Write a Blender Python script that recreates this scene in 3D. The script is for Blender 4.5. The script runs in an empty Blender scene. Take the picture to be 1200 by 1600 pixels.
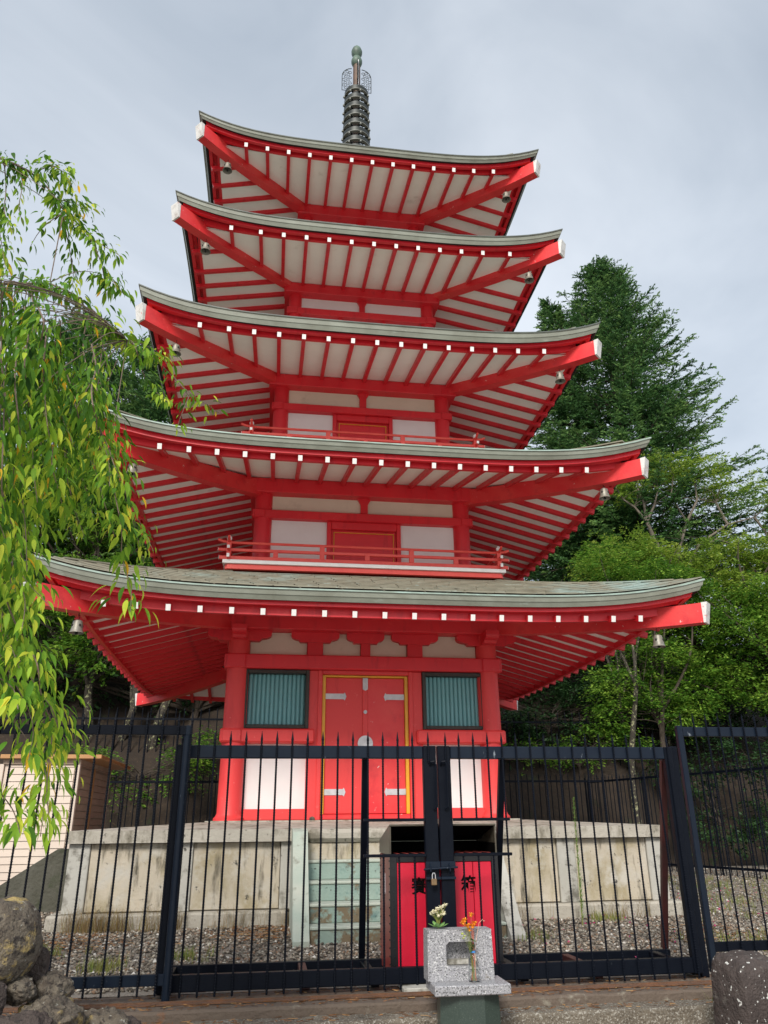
import bpy, math, random
import numpy as np
from mathutils import Vector, Matrix
random.seed(7); rng = np.random.default_rng(7)
S = bpy.context.scene
COL = S.collection
PI = math.pi

# ------------------------------------------------------------------ camera
cam_d = bpy.data.cameras.new('camera'); cam = bpy.data.objects.new('camera', cam_d); COL.objects.link(cam)
cam_d.sensor_fit = 'VERTICAL'; cam_d.sensor_height = 32.0; cam_d.lens = 1194.573 * 32 / 1600
cam_d.clip_start = 0.05; cam_d.clip_end = 500
RR = (0.98981256, -0.14213349, -0.00831605); UU = (-0.04578533, -0.37306593, 0.92667444); FF = (0.1348139, 0.91685325, 0.37577298)
cam.matrix_world = Matrix(((RR[0], UU[0], -FF[0], -1.29744), (RR[1], UU[1], -FF[1], -12.55502), (RR[2], UU[2], -FF[2], 1.98635), (0, 0, 0, 1)))
S.camera = cam

# ------------------------------------------------------------------ overcast sky, soft sun
SUN_EL, SUN_AZ = math.radians(37), math.radians(200)      # azimuth: direction the light comes from, clockwise from +Y
w = bpy.data.worlds.new('World'); S.world = w; w.use_nodes = True
nt = w.node_tree; nt.nodes.clear(); N = nt.nodes.new; L = nt.links.new
out = N('ShaderNodeOutputWorld'); bg = N('ShaderNodeBackground'); sky = N('ShaderNodeTexSky')
sky.sky_type = 'NISHITA'; sky.sun_disc = False; sky.sun_elevation = SUN_EL; sky.sun_rotation = SUN_AZ
sky.air_density = 1.5; sky.dust_density = 4.0
tc = N('ShaderNodeTexCoord'); mp = N('ShaderNodeMapping'); mp.inputs['Scale'].default_value = (1.0, 1.0, 1.25); mp.inputs['Location'].default_value = (0.4, 0.1, 0.3)
n1 = N('ShaderNodeTexNoise'); n1.inputs['Scale'].default_value = 1.7; n1.inputs['Detail'].default_value = 6; n1.inputs['Roughness'].default_value = .52
n1.inputs['Distortion'].default_value = .8
cr = N('ShaderNodeValToRGB'); cr.color_ramp.elements[0].position = .30; cr.color_ramp.elements[1].position = .66
cr.color_ramp.elements[0].color = (2.5, 2.88, 3.38, 1); cr.color_ramp.elements[1].color = (4.5, 4.82, 5.25, 1)
sx = N('ShaderNodeSeparateXYZ'); hm = N('ShaderNodeMapRange'); hm.inputs['From Min'].default_value = .0; hm.inputs['From Max'].default_value = .75
hm.inputs['To Min'].default_value = 1.24; hm.inputs['To Max'].default_value = .90
mul = N('ShaderNodeVectorMath'); mul.operation = 'SCALE'
mx = N('ShaderNodeMix'); mx.data_type = 'RGBA'; mx.inputs['Factor'].default_value = .88
L(tc.outputs['Generated'], mp.inputs['Vector']); L(mp.outputs[0], n1.inputs['Vector']); L(n1.outputs['Fac'], cr.inputs[0])
L(tc.outputs['Generated'], sx.inputs[0]); L(sx.outputs['Z'], hm.inputs['Value'])
L(cr.outputs[0], mul.inputs[0]); L(hm.outputs[0], mul.inputs['Scale'])
L(sky.outputs[0], mx.inputs['A']); L(mul.outputs[0], mx.inputs['B']); L(mx.outputs['Result'], bg.inputs['Color'])
bg.inputs['Strength'].default_value = 0.1; L(bg.outputs[0], out.inputs['Surface'])
sd = bpy.data.lights.new('sun', 'SUN'); sd.energy = 1.8; sd.angle = math.radians(16); sd.color = (1, .95, .88)
so = bpy.data.objects.new('sun', sd); COL.objects.link(so)
_d = Vector((math.sin(SUN_AZ) * math.cos(SUN_EL), math.cos(SUN_AZ) * math.cos(SUN_EL), math.sin(SUN_EL)))
so.rotation_euler = _d.to_track_quat('Z', 'Y').to_euler(); so.location = (-6, -20, 25)
S.view_settings.view_transform = 'Standard'; S.view_settings.look = 'None'; S.view_settings.gamma = 1
S.view_settings.exposure = 1.0; S.view_settings.use_curve_mapping = False
S.render.engine = 'CYCLES'; S.cycles.max_bounces = 8; S.cycles.diffuse_bounces = 5; S.cycles.transparent_max_bounces = 8
try: S.cycles.use_denoising = True
except Exception: pass

# ------------------------------------------------------------------ helpers
class MB:
    def __init__(s): s.v = []; s.f = []; s.m = []
    def add(s, vs, fs, m=0):
        b = len(s.v); s.v += [tuple(p) for p in vs]; s.f += [tuple(b + i for i in f) for f in fs]; s.m += [m] * len(fs)
    def box(s, x0, x1, y0, y1, z0, z1, m=0):
        s.add([(x, y, z) for x in (x0, x1) for y in (y0, y1) for z in (z0, z1)],
              [(0, 1, 3, 2), (4, 6, 7, 5), (0, 4, 5, 1), (2, 3, 7, 6), (0, 2, 6, 4), (1, 5, 7, 3)], m)
    def cbox(s, x0, x1, y0, y1, z0, z1, c=.008, m=0):
        X = (x0, x1); Y = (y0, y1); Z = (z0, z1); c = min(c, (x1 - x0) / 3, (y1 - y0) / 3, (z1 - z0) / 3)
        sg = (1, -1); vs = []; ix = {}
        for i in (0, 1):
            for j in (0, 1):
                for k in (0, 1):
                    for a in range(3):
                        p = [X[i] + sg[i] * c, Y[j] + sg[j] * c, Z[k] + sg[k] * c]
                        p[a] = (X[i], Y[j], Z[k])[a]; ix[i, j, k, a] = len(vs); vs.append(p)
        fs = []
        for i in (0, 1):
            fs.append([ix[i, j, k, 0] for j, k in ((0, 0), (1, 0), (1, 1), (0, 1))])
            fs.append([ix[j, i, k, 1] for j, k in ((0, 0), (1, 0), (1, 1), (0, 1))])
            fs.append([ix[j, k, i, 2] for j, k in ((0, 0), (1, 0), (1, 1), (0, 1))])
        for i in (0, 1):
            for j in (0, 1):
                fs.append([ix[i, j, 0, 0], ix[i, j, 1, 0], ix[i, j, 1, 1], ix[i, j, 0, 1]])
                fs.append([ix[i, 0, j, 0], ix[i, 1, j, 0], ix[i, 1, j, 2], ix[i, 0, j, 2]])
                fs.append([ix[0, i, j, 1], ix[1, i, j, 1], ix[1, i, j, 2], ix[0, i, j, 2]])
                for k in (0, 1): fs.append([ix[i, j, k, 0], ix[i, j, k, 1], ix[i, j, k, 2]])
        s.add(vs, fs, m)
    def beam(s, pts, wd, ht, m=0, up=(0, 0, 1), endm=None):
        """square-section bar along a polyline; the polyline is the bottom centre line"""
        pts = [Vector(p) for p in pts]; up = Vector(up); vs = []; n = len(pts)
        for i, p in enumerate(pts):
            t = (pts[min(i + 1, n - 1)] - pts[max(i - 1, 0)]).normalized(); sd_ = t.cross(up).normalized(); u = sd_.cross(t).normalized()
            h = ht[i] if isinstance(ht, (list, tuple)) else ht
            for a, b in ((-.5, 0), (.5, 0), (.5, 1), (-.5, 1)): vs.append(p + sd_ * wd * a + u * h * b)
        fs = [(4 * i + k, 4 * i + (k + 1) % 4, 4 * i + 4 + (k + 1) % 4, 4 * i + 4 + k) for i in range(n - 1) for k in range(4)]
        s.add(vs, fs, m); b = len(s.v) - 4 * n
        s.f += [(b, b + 1, b + 2, b + 3)]; s.m += [m if endm is None else endm]
        b = len(s.v) - 4; s.f += [(b + 3, b + 2, b + 1, b)]; s.m += [m]
    def tube(s, pts, r, n=6, m=0, cap=True):
        pts = [Vector(p) for p in pts]; k = len(pts); vs = []; ref = None
        for i, p in enumerate(pts):
            t = (pts[min(i + 1, k - 1)] - pts[max(i - 1, 0)])
            t = t.normalized() if t.length > 1e-9 else Vector((0, 0, 1))
            if ref is None: ref = t.orthogonal().normalized()
            ref = (ref - t * ref.dot(t)); ref = ref.normalized() if ref.length > 1e-6 else t.orthogonal().normalized()
            b = t.cross(ref); rr = r[i] if isinstance(r, (list, tuple)) else r
            for a in range(n):
                th = 2 * PI * a / n; vs.append(p + (ref * math.cos(th) + b * math.sin(th)) * rr)
        fs = [(n * i + a, n * i + (a + 1) % n, n * i + n + (a + 1) % n, n * i + n + a) for i in range(k - 1) for a in range(n)]
        if cap: fs += [tuple(range(n - 1, -1, -1)), tuple(range(n * (k - 1), n * k))]
        s.add(vs, fs, m)
    def lathe(s, prof, c=(0, 0), n=20, m=0, cap=True):
        vs = [(c[0] + r * math.cos(2 * PI * a / n), c[1] + r * math.sin(2 * PI * a / n), z) for r, z in prof for a in range(n)]; k = len(prof)
        fs = [(n * i + a, n * i + (a + 1) % n, n * i + n + (a + 1) % n, n * i + n + a) for i in range(k - 1) for a in range(n)]
        if cap: fs += [tuple(range(n - 1, -1, -1)), tuple(range(n * (k - 1), n * k))]
        s.add(vs, fs, m)
    def prism(s, poly, y0, y1, m=0):
        """extrude an x-z outline from y0 to y1"""
        n = len(poly); vs = [(x, y0, z) for x, z in poly] + [(x, y1, z) for x, z in poly]
        s.add(vs, [tuple(range(n)), tuple(range(2 * n - 1, n - 1, -1))] + [(i, i + n, (i + 1) % n + n, (i + 1) % n) for i in range(n)], m)
    def mesh(s, name, mats, smooth=False):
        me = bpy.data.meshes.new(name); me.from_pydata([tuple(p) for p in s.v], [], s.f)
        for mt in (mats if isinstance(mats, (list, tuple)) else [mats]): me.materials.append(mt)
        if len(me.materials) > 1: me.polygons.foreach_set('material_index', s.m)
        if smooth:
            me.polygons.foreach_set('use_smooth', [True] * len(me.polygons))
            try: me.set_sharp_from_angle(angle=math.radians(35))
            except Exception: pass
        me.update(); return me
    def build(s, name, mats, parent=None, smooth=False, **k): return obj(name, s.mesh(name, mats, smooth), parent, **k)

def obj(name, me, parent=None, loc=None, rz=None, label=None, cat=None, group=None, kind=None):
    o = bpy.data.objects.new(name, me); COL.objects.link(o)
    if parent: o.parent = parent
    if loc is not None: o.location = loc
    if rz is not None: o.rotation_euler = (0, 0, rz)
    if label: o['label'] = label
    if cat: o['category'] = cat
    if group: o['group'] = group
    if kind: o['kind'] = kind
    return o
def thing(name, label, cat, loc=(0, 0, 0), rz=0, group=None): return obj(name, None, None, loc, rz, label, cat, group)
def npmesh(name, V, F, mat, tint=None, smooth=False):
    """fast mesh from numpy arrays; F is (n,3) or (n,4); tint is one float per vertex"""
    me = bpy.data.meshes.new(name); V = np.ascontiguousarray(V, np.float32); F = np.ascontiguousarray(F, np.int32); k = F.shape[1]
    me.vertices.add(len(V)); me.vertices.foreach_set('co', V.ravel())
    me.loops.add(F.size); me.loops.foreach_set('vertex_index', F.ravel())
    me.polygons.add(len(F)); me.polygons.foreach_set('loop_start', np.arange(0, F.size, k, dtype=np.int32))
    try: me.polygons.foreach_set('loop_total', np.full(len(F), k, np.int32))
    except Exception: pass
    if smooth: me.polygons.foreach_set('use_smooth', np.ones(len(F), bool))
    for mt in (mat if isinstance(mat, (list, tuple)) else [mat]): me.materials.append(mt)
    if tint is not None:
        a = me.attributes.new('tint', 'FLOAT', 'POINT'); a.data.foreach_set('value', np.ascontiguousarray(tint, np.float32))
    me.update(calc_edges=True); return me

# ------------------------------------------------------------------ materials
def mat(name, base, rough=.6, var=None, vs=3.0, bump=0.0, bs=40.0, spec=.5, metal=0.0, layers=(), coat=0, sep=(1, 1, 1)):
    """base colour mixed with var by noise; layers = (colour, scale, low, high, detail[, stretch]) patches of wear"""
    m = bpy.data.materials.new(name); m.use_nodes = True; t = m.node_tree; b = t.nodes['Principled BSDF']
    n = t.nodes.new; l = t.links.new
    b.inputs['Roughness'].default_value = rough; b.inputs['Metallic'].default_value = metal
    b.inputs['Specular IOR Level'].default_value = spec
    if coat: b.inputs['Coat Weight'].default_value = coat
    tc = n('ShaderNodeTexCoord'); src = tc.outputs['Object']
    cur = None
    if var is not None:
        mp = n('ShaderNodeMapping'); mp.inputs['Scale'].default_value = sep; l(src, mp.inputs[0])
        nz = n('ShaderNodeTexNoise'); nz.inputs['Scale'].default_value = vs; nz.inputs['Detail'].default_value = 8; nz.inputs['Roughness'].default_value = .62
        l(mp.outputs[0], nz.inputs['Vector'])
        r = n('ShaderNodeValToRGB'); r.color_ramp.elements[0].position = .32; r.color_ramp.elements[1].position = .68
        r.color_ramp.elements[0].color = (*base, 1); r.color_ramp.elements[1].color = (*var, 1); l(nz.outputs['Fac'], r.inputs[0]); cur = r.outputs[0]
    for ly in layers:
        c, sc, lo, hi, det = ly[:5]; st = ly[5] if len(ly) > 5 else (1, 1, 1)
        mp = n('ShaderNodeMapping'); mp.inputs['Scale'].default_value = st; mp.inputs['Location'].default_value = (sc * 1.7, sc * .9, 3.1); l(src, mp.inputs[0])
        nz = n('ShaderNodeTexNoise'); nz.inputs['Scale'].default_value = sc; nz.inputs['Detail'].default_value = det; nz.inputs['Roughness'].default_value = .65; l(mp.outputs[0], nz.inputs['Vector'])
        mr = n('ShaderNodeMapRange'); mr.inputs['From Min'].default_value = lo; mr.inputs['From Max'].default_value = hi; l(nz.outputs['Fac'], mr.inputs['Value'])
        mx = n('ShaderNodeMix'); mx.data_type = 'RGBA'; l(mr.outputs[0], mx.inputs['Factor'])
        if cur is None: mx.inputs['A'].default_value = (*base, 1)
        else: l(cur, mx.inputs['A'])
        mx.inputs['B'].default_value = (*c, 1); cur = mx.outputs['Result']
    if cur is None: b.inputs['Base Color'].default_value = (*base, 1)
    else: l(cur, b.inputs['Base Color'])
    if bump:
        nz = n('ShaderNodeTexNoise'); nz.inputs['Scale'].default_value = bs; nz.inputs['Detail'].default_value = 6; l(src, nz.inputs['Vector'])
        bp = n('ShaderNodeBump'); bp.inputs['Strength'].default_value = bump; bp.inputs['Distance'].default_value = .02
        l(nz.outputs['Fac'], bp.inputs['Height']); l(bp.outputs[0], b.inputs['Normal'])
    return m
def leaf_mat(name, cols, trans=.35, rough=.5, gloss=.25):
    """leaf colours picked by the mesh's own tint attribute (0..1); light also shines through"""
    m = bpy.data.materials.new(name); m.use_nodes = True; t = m.node_tree; t.nodes.clear(); n = t.nodes.new; l = t.links.new
    o = n('ShaderNodeOutputMaterial'); p = n('ShaderNodeBsdfPrincipled'); tr = n('ShaderNodeBsdfTranslucent'); mx = n('ShaderNodeMixShader')
    a = n('ShaderNodeAttribute'); a.attribute_name = 'tint'; r = n('ShaderNodeValToRGB')
    e = r.color_ramp.elements
    while len(e) < len(cols): e.new(1.0)
    for i, (pos, c) in enumerate(cols): e[i].position = pos; e[i].color = (*c, 1)
    l(a.outputs['Fac'], r.inputs[0]); l(r.outputs[0], p.inputs['Base Color']); l(r.outputs[0], tr.inputs['Color'])
    p.inputs['Roughness'].default_value = rough; p.inputs['Specular IOR Level'].default_value = gloss
    mx.inputs[0].default_value = trans; l(p.outputs[0], mx.inputs[1]); l(tr.outputs[0], mx.inputs[2]); l(mx.outputs[0], o.inputs[0])
    return m

RED = (.70, .022, .032)
M_red = mat('red_paint', RED, .42, var=(.61, .017, .028), vs=1.6, bump=.05, bs=60, layers=(((.72, .06, .06), 6, .60, .8, 6), ((.36, .010, .018), 3.5, .56, .80, 9, (1.5, 1.5, .3)), ((.30, .02, .02), 30, .70, .78, 6)))
M_redworn = mat('red_paint_flaking', RED, .45, var=(.74, .06, .055), vs=2.0, bump=.1, bs=50, layers=(((.50, .02, .03), 4, .55, .8, 8), ((.74, .50, .46), 17, .665, .69, 9)))
M_redlow = mat('red_paint_faded', (.72, .045, .045), .5, var=(.70, .045, .045), vs=2.2, bump=.12, bs=45, layers=(((.50, .02, .026), 3, .55, .85, 9, (1.4, 1.4, .35)), ((.78, .16, .14), 11, .64, .74, 8), ((.74, .52, .48), 34, .70, .72, 8)))
M_rail = mat('railing_paint', (.80, .10, .075), .45, var=(.72, .06, .05), vs=6)
M_white = mat('white_paint', (.82, .81, .79), .5, var=(.74, .73, .71), vs=8, layers=(((.45, .42, .38), 22, .66, .74, 6),))
M_soffit = mat('soffit_plaster', (.90, .87, .83), .8, var=(.83, .79, .75), vs=1.3, bump=.08, bs=30, layers=(((.55, .50, .45), 2.6, .60, .85, 8),))
M_plaster = mat('wall_plaster', (.80, .77, .76), .75, var=(.74, .70, .69), vs=1.8, bump=.1, bs=35)
M_cream = mat('cream_plaster', (.70, .62, .50), .8, var=(.62, .54, .43), vs=1.6, bump=.1, bs=30, layers=(((.48, .41, .32), 3.5, .6, .85, 8),))
M_cop = mat('copper_roof', (.20, .18, .125), .55, var=(.25, .24, .18), vs=2.5, bump=.15, bs=22, layers=(((.27, .37, .34), .55, .53, .66, 7, (1, .6, 1)), ((.40, .50, .46), 4, .60, .74, 8, (1, 1, 1)), ((.09, .08, .055), 7, .60, .76, 8)))
M_copband = mat('copper_edge_band', (.18, .185, .145), .5, var=(.26, .28, .23), vs=2.5, bump=.1, bs=30, layers=(((.15, .14, .11), 5, .6, .74, 8, (.35, .35, 3)), ((.40, .47, .41), 4, .64, .78, 7, (.5, .5, 2))))
M_coplip = mat('copper_lip', (.34, .46, .41), .5, var=(.22, .27, .22), vs=5)
M_capworn = mat('worn_white_beam_end', (.74, .73, .70), .7, var=(.60, .585, .56), vs=9, bump=.2, layers=(((.42, .38, .34), 8, .52, .66, 9), ((.62, .12, .10), 10, .63, .68, 8), ((.25, .23, .20), 30, .64, .70, 6)))
M_black = mat('eave_shade_and_bell_black', (.012, .011, .010), .7)  # paints the shadow gap under the copper edge; also colours the bell fittings
M_conc = mat('platform_concrete', (.50, .44, .345), .9, var=(.41, .365, .29), vs=1.6, bump=.4, bs=26, layers=(((.32, .27, .165), 1.9, .48, .64, 11, (1, 1, .6)), ((.10, .088, .062), 4.5, .52, .66, 9, (1.8, 1, .35)), ((.48, .45, .39), 3, .52, .66, 8), ((.06, .055, .048), 11, .62, .69, 7)))
M_conccap = mat('cap_concrete', (.36, .33, .275), .9, var=(.44, .41, .35), vs=1.6, bump=.5, bs=34, layers=(((.19, .17, .13), 5, .50, .64, 9, (1, 1, .5)), ((.09, .085, .07), 13, .60, .68, 8)))
M_pillar = mat('pale_render', (.46, .45, .41), .85, var=(.37, .355, .31), vs=1.8, bump=.25, bs=30, layers=(((.15, .14, .115), 6, .52, .66, 9), ((.07, .065, .055), 14, .63, .69, 8)))
M_step = mat('step_paint_worn', (.23, .33, .29), .85, var=(.29, .36, .31), vs=3, bump=.35, bs=30, layers=(((.17, .13, .08), 2.4, .49, .54, 8), ((.12, .20, .19), 7, .56, .68, 9), ((.05, .06, .055), 16, .62, .68, 7)))
M_tread = mat('tread_paint', (.46, .48, .41), .85, var=(.36, .42, .36), vs=4, bump=.3, bs=30, layers=(((.15, .14, .10), 6, .58, .72, 9),))
M_kerb = mat('weathered_kerb', (.10, .082, .062), .95, var=(.17, .145, .11), vs=3, bump=1.0, bs=55, layers=(((.36, .34, .295), 70, .53, .62, 5), ((.05, .04, .03), 6, .60, .72, 9)))
M_ledge = mat('ledge_concrete', (.12, .092, .07), .95, var=(.12, .09, .07), vs=2.4, bump=.6, bs=40, layers=(((.30, .28, .22), 6, .6, .74, 9), ((.22, .085, .03), 4, .62, .72, 9)))
M_rust = mat('rusty_rail', (.17, .075, .035), .9, var=(.09, .06, .045), vs=8, bump=.5, bs=60)
M_iron = mat('black_ironwork', (.003, .0045, .009), .42, var=(.005, .007, .012), vs=9, bump=.12, bs=120, spec=.10, layers=(((.05, .06, .07), 14, .69, .75, 8),))
M_ironworn = mat('scuffed_ironwork', (.006, .011, .022), .38, var=(.009, .015, .026), vs=9, spec=.18, layers=(((.20, .23, .26), 20, .66, .72, 8, (1, 1, .35)),))
M_ironred = mat('red_oxide_brace', (.075, .014, .014), .5, var=(.03, .012, .012), vs=3)
M_gran = mat('grey_granite', (.38, .38, .40), .6, var=(.22, .22, .235), vs=80, bump=.1, bs=160, layers=(((.06, .06, .06), 120, .56, .60, 2), ((.60, .60, .60), 100, .60, .64, 2), ((.20, .17, .13), 6, .62, .75, 8)))
M_grandk = mat('dark_green_granite', (.028, .045, .036), .3, var=(.05, .07, .06), vs=130, layers=(((.13, .16, .14), 160, .64, .70, 2),))
M_boxred = mat('offering_box_red', (.60, .008, .036), .4, var=(.52, .006, .03), vs=5, bump=.08, bs=50, layers=(((.42, .01, .025), 9, .6, .75, 8, (1, 1, .25)),))
M_boxside = mat('offering_box_side', (.30, .055, .045), .35, var=(.24, .03, .028), vs=4, layers=(((.08, .02, .015), 26, .66, .72, 5),))
M_boxhood = mat('offering_box_hood', (.10, .085, .06), .35, var=(.075, .065, .048), vs=3)
M_slip = mat('dark_roof_lip', (.05, .058, .052), .5, var=(.10, .12, .105), vs=5)
M_mattblack = mat('matt_black_lining', (.004, .004, .004), .9, spec=.05)
M_blackpaint = mat('black_gloss_paint', (.010, .010, .012), .35)
M_gold = mat('yellow_gilt_trim', (.80, .45, .03), .4, var=(.70, .36, .02), vs=6)
M_teal = mat('teal_slats', (.14, .37, .40), .5, var=(.20, .45, .47), vs=4, sep=(1, 1, .3), layers=(((.42, .52, .48), 6, .62, .80, 7, (2, 2, .5)), ((.30, .22, .12), 9, .72, .78, 7)))
M_winframe = mat('dark_window_frame', (.022, .020, .018), .55, var=(.045, .038, .03), vs=9, bump=.3, bs=60, layers=(((.20, .12, .07), 10, .68, .74, 8),))
M_steel = mat('dull_steel', (.60, .60, .62), .45, var=(.46, .46, .48), vs=12, metal=.3)
M_bronze = mat('bell_bronze', (.30, .28, .23), .5, var=(.20, .20, .17), vs=14, metal=.35, layers=(((.42, .42, .36), 20, .6, .7, 5),))
M_spire = mat('spire_dark_copper', (.014, .018, .018), .45, var=(.03, .036, .03), vs=6, metal=.3)
M_spirering = mat('spire_ring_edge', (.24, .25, .23), .5, var=(.16, .16, .13), vs=5)
M_spirebrown = mat('spire_brown_shaft', (.16, .095, .06), .5, var=(.10, .06, .04), vs=5, metal=.2)
M_spiregreen = mat('spire_green_jewel', (.12, .19, .14), .55, var=(.07, .10, .08), vs=8)
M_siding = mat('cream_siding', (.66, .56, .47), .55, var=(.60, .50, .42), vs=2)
M_sidingdk = mat('darker_siding', (.44, .34, .26), .8, var=(.34, .26, .20), vs=4, sep=(1, 1, 4), bump=.2)  # side boards and frieze, darker brown than the front siding
M_shedtrim = mat('orange_brown_trim', (.50, .27, .11), .5, var=(.42, .21, .08), vs=3)
M_moss = mat('mossy_wall', (.055, .055, .038), .95, var=(.10, .098, .08), vs=3, bump=.8, bs=30, layers=(((.04, .05, .025), 5, .55, .7, 9),))
M_rock = mat('lichened_boulder', (.075, .058, .044), .95, var=(.17, .145, .11), vs=14, bump=1.0, bs=60, layers=(((.035, .028, .024), 22, .53, .62, 9), ((.40, .30, .12), 5, .57, .63, 9), ((.30, .29, .25), 30, .62, .66, 8)))
M_rockdk = mat('dark_wet_rock', (.045, .033, .028), .8, var=(.085, .065, .056), vs=14, bump=1.0, bs=60, layers=(((.30, .28, .24), 45, .68, .71, 5), ((.018, .015, .014), 16, .55, .66, 8)))
M_rockdot = mat('white_dotted_stone', (.040, .030, .027), .85, var=(.075, .058, .052), vs=12, bump=.9, bs=60, layers=(((.16, .15, .13), 9, .60, .72, 9), ((.55, .55, .52), 34, .665, .68, 1.5)))
M_bark = mat('bark', (.045, .034, .026), .95, var=(.085, .066, .05), vs=9, bump=.8, bs=30, sep=(1, 1, .3))
M_barkl = mat('lichened_bark', (.035, .03, .022), .95, var=(.06, .05, .04), vs=6, bump=.8, bs=28, layers=(((.30, .30, .17), 14, .56, .61, 7),))
M_barkp = mat('pale_bark', (.20, .17, .135), .9, var=(.12, .10, .08), vs=8, bump=.4, bs=30)
M_twig = mat('cherry_twig', (.13, .085, .06), .8, var=(.20, .15, .11), vs=16, bump=.3, bs=60)
M_soil = mat('leaf_litter_soil', (.020, .014, .010), .95, var=(.038, .026, .017), vs=4, bump=.9, bs=18, layers=(((.09, .055, .03), 24, .60, .68, 5), ((.03, .05, .018), 1.6, .60, .75, 8)))
M_gravbase = mat('gravel_bed', (.22, .185, .15), .95, var=(.26, .24, .21), vs=60, bump=1.0, bs=45, layers=(((.11, .08, .05), 2.0, .55, .72, 8), ((.12, .13, .05), 1.3, .62, .75, 8)))
M_path = mat('path_dirt', (.13, .095, .065), .95, var=(.20, .15, .10), vs=9, bump=.9, bs=40, layers=(((.26, .13, .05), 14, .58, .68, 8),))
M_paving = mat('pale_bounce_paving', (.62, .59, .54), .9, var=(.55, .52, .48), vs=2, bump=.2)
M_bamboo = mat('grey_wood_pickets', (.30, .25, .17), .8, var=(.22, .18, .12), vs=8)
L_cherry = leaf_mat('cherry_leaf', ((0, (.018, .064, .008)), (.38, (.095, .235, .020)), (.70, (.29, .46, .035)), (.9, (.58, .62, .06)), (.93, (.78, .46, .03))), .36, .55, .18)
L_pine = leaf_mat('cedar_needles', ((0, (.014, .048, .018)), (.5, (.070, .165, .050)), (1, (.20, .33, .09))), .3, .6, .1)
L_mid = leaf_mat('broad_leaf', ((0, (.022, .075, .012)), (.5, (.12, .27, .032)), (1, (.34, .50, .07))), .42, .5, .15)
L_lime = leaf_mat('yellow_green_leaf', ((0, (.09, .18, .025)), (.5, (.26, .40, .055)), (1, (.48, .56, .10))), .5, .45, .35)
L_dark = leaf_mat('dark_leaf', ((0, (.010, .028, .010)), (.6, (.026, .070, .020)), (1, (.06, .13, .035))), .2, .5, .3)
L_dry = leaf_mat('dry_grass', ((0, (.20, .13, .06)), (.5, (.36, .25, .12)), (.8, (.28, .28, .09)), (1, (.12, .20, .04))), .3, .8, .1)
L_peb = leaf_mat('pebble_stone', ((0, (.05, .042, .035)), (.32, (.19, .16, .125)), (.62, (.32, .295, .25)), (.78, (.21, .12, .07)), (.92, (.42, .38, .31)), (1, (.66, .64, .60))), 0, .85, .3)
L_litter = leaf_mat('fallen_needles', ((0, (.10, .045, .02)), (.6, (.26, .11, .04)), (1, (.40, .26, .12))), .1, .8, .1)
L_pink = leaf_mat('pink_petals', ((0, (.50, .05, .20)), (1, (.70, .18, .30))), .4, .6, .2)

# ================================================================== PAGODA
pag = thing('pagoda', 'five storeyed red and white pagoda with green copper roofs on a concrete platform', 'pagoda')
def rot4(q, x, y):
    for _ in range(q): x, y = -y, x
    return x, y
#      d: rafter tip plane, n: rafters each side of centre, s: spacing, g: extra gap at the end, z: rafter tip, c: end rafters' rise, h: hip end,
#      t: copper corner, zt: corner top, a: body half width, zi: rafter underside at the wall plate, pb: plate bottom, zc0/zc1: copper band
ROOF = {1: dict(d=3.68, n=9, s=.36, g=0, z=4.293, c=.05, h=3.965, t=4.002, zt=4.788, a=1.92, zi=4.72, pb=4.48, zb=4.401, ze=4.540, fa=(4.41, 4.347), p=4.6, top=(1.95, 5.30)),
        2: dict(d=3.478, n=8, s=.3553, g=.012, z=6.418, c=.06, h=3.629, t=3.7355, zt=6.908, a=1.68, zi=6.82, pb=6.66, zb=6.497, ze=6.626, fa=(6.502, 6.427), p=4.4, top=(1.6, 7.40)),
        3: dict(d=3.163, n=7, s=.356, g=.054, z=8.525, c=.067, h=3.328, t=3.394, zt=9.037, a=1.48, zi=8.816, pb=8.68, zb=8.579, ze=8.740, fa=(8.595, 8.518), p=4.4, top=(1.3, 9.50)),
        4: dict(d=2.857, n=6, s=.359, g=.1, z=10.615, c=.05, h=3.067, t=3.106, zt=11.073, a=1.31, zi=10.826, pb=10.70, zb=10.658, ze=10.808, fa=(10.666, 10.588), p=4.2, top=(1.1, 11.50)),
        5: dict(d=2.697, n=6, s=.357, g=0, z=12.525, c=.087, h=2.874, t=2.925, zt=13.005, a=1.13, zi=12.82, pb=12.67, zb=12.582, ze=12.700, fa=(12.604, 12.494), p=4.0, top=(.22, 14.75))}

def roof_fn(R):
    d, t, p = R['d'], R['t'], R['p']; rise = R['zt'] - R['ze']; e0 = d + .16
    def edge(u): return e0 + (t - e0) * abs(u) ** 4           # plan: corners run out a little
    def rz(u): return rise * abs(u) ** p                        # elevation: corners sweep up
    def surf(u, v):                                            # v 0 at the edge, 1 at the top
        r = e0 + (R['top'][0] - e0) * v; x = u * (t + (R['top'][0] - t) * v)
        y = -(r + (t - e0) * abs(u) ** 4 * (1 - v)); z = R['ze'] + (R['top'][1] - R['ze']) * (v ** 1.12) + rz(u) * (1 - v) ** 1.4
        return x, y, z
    return edge, rz, surf

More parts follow.
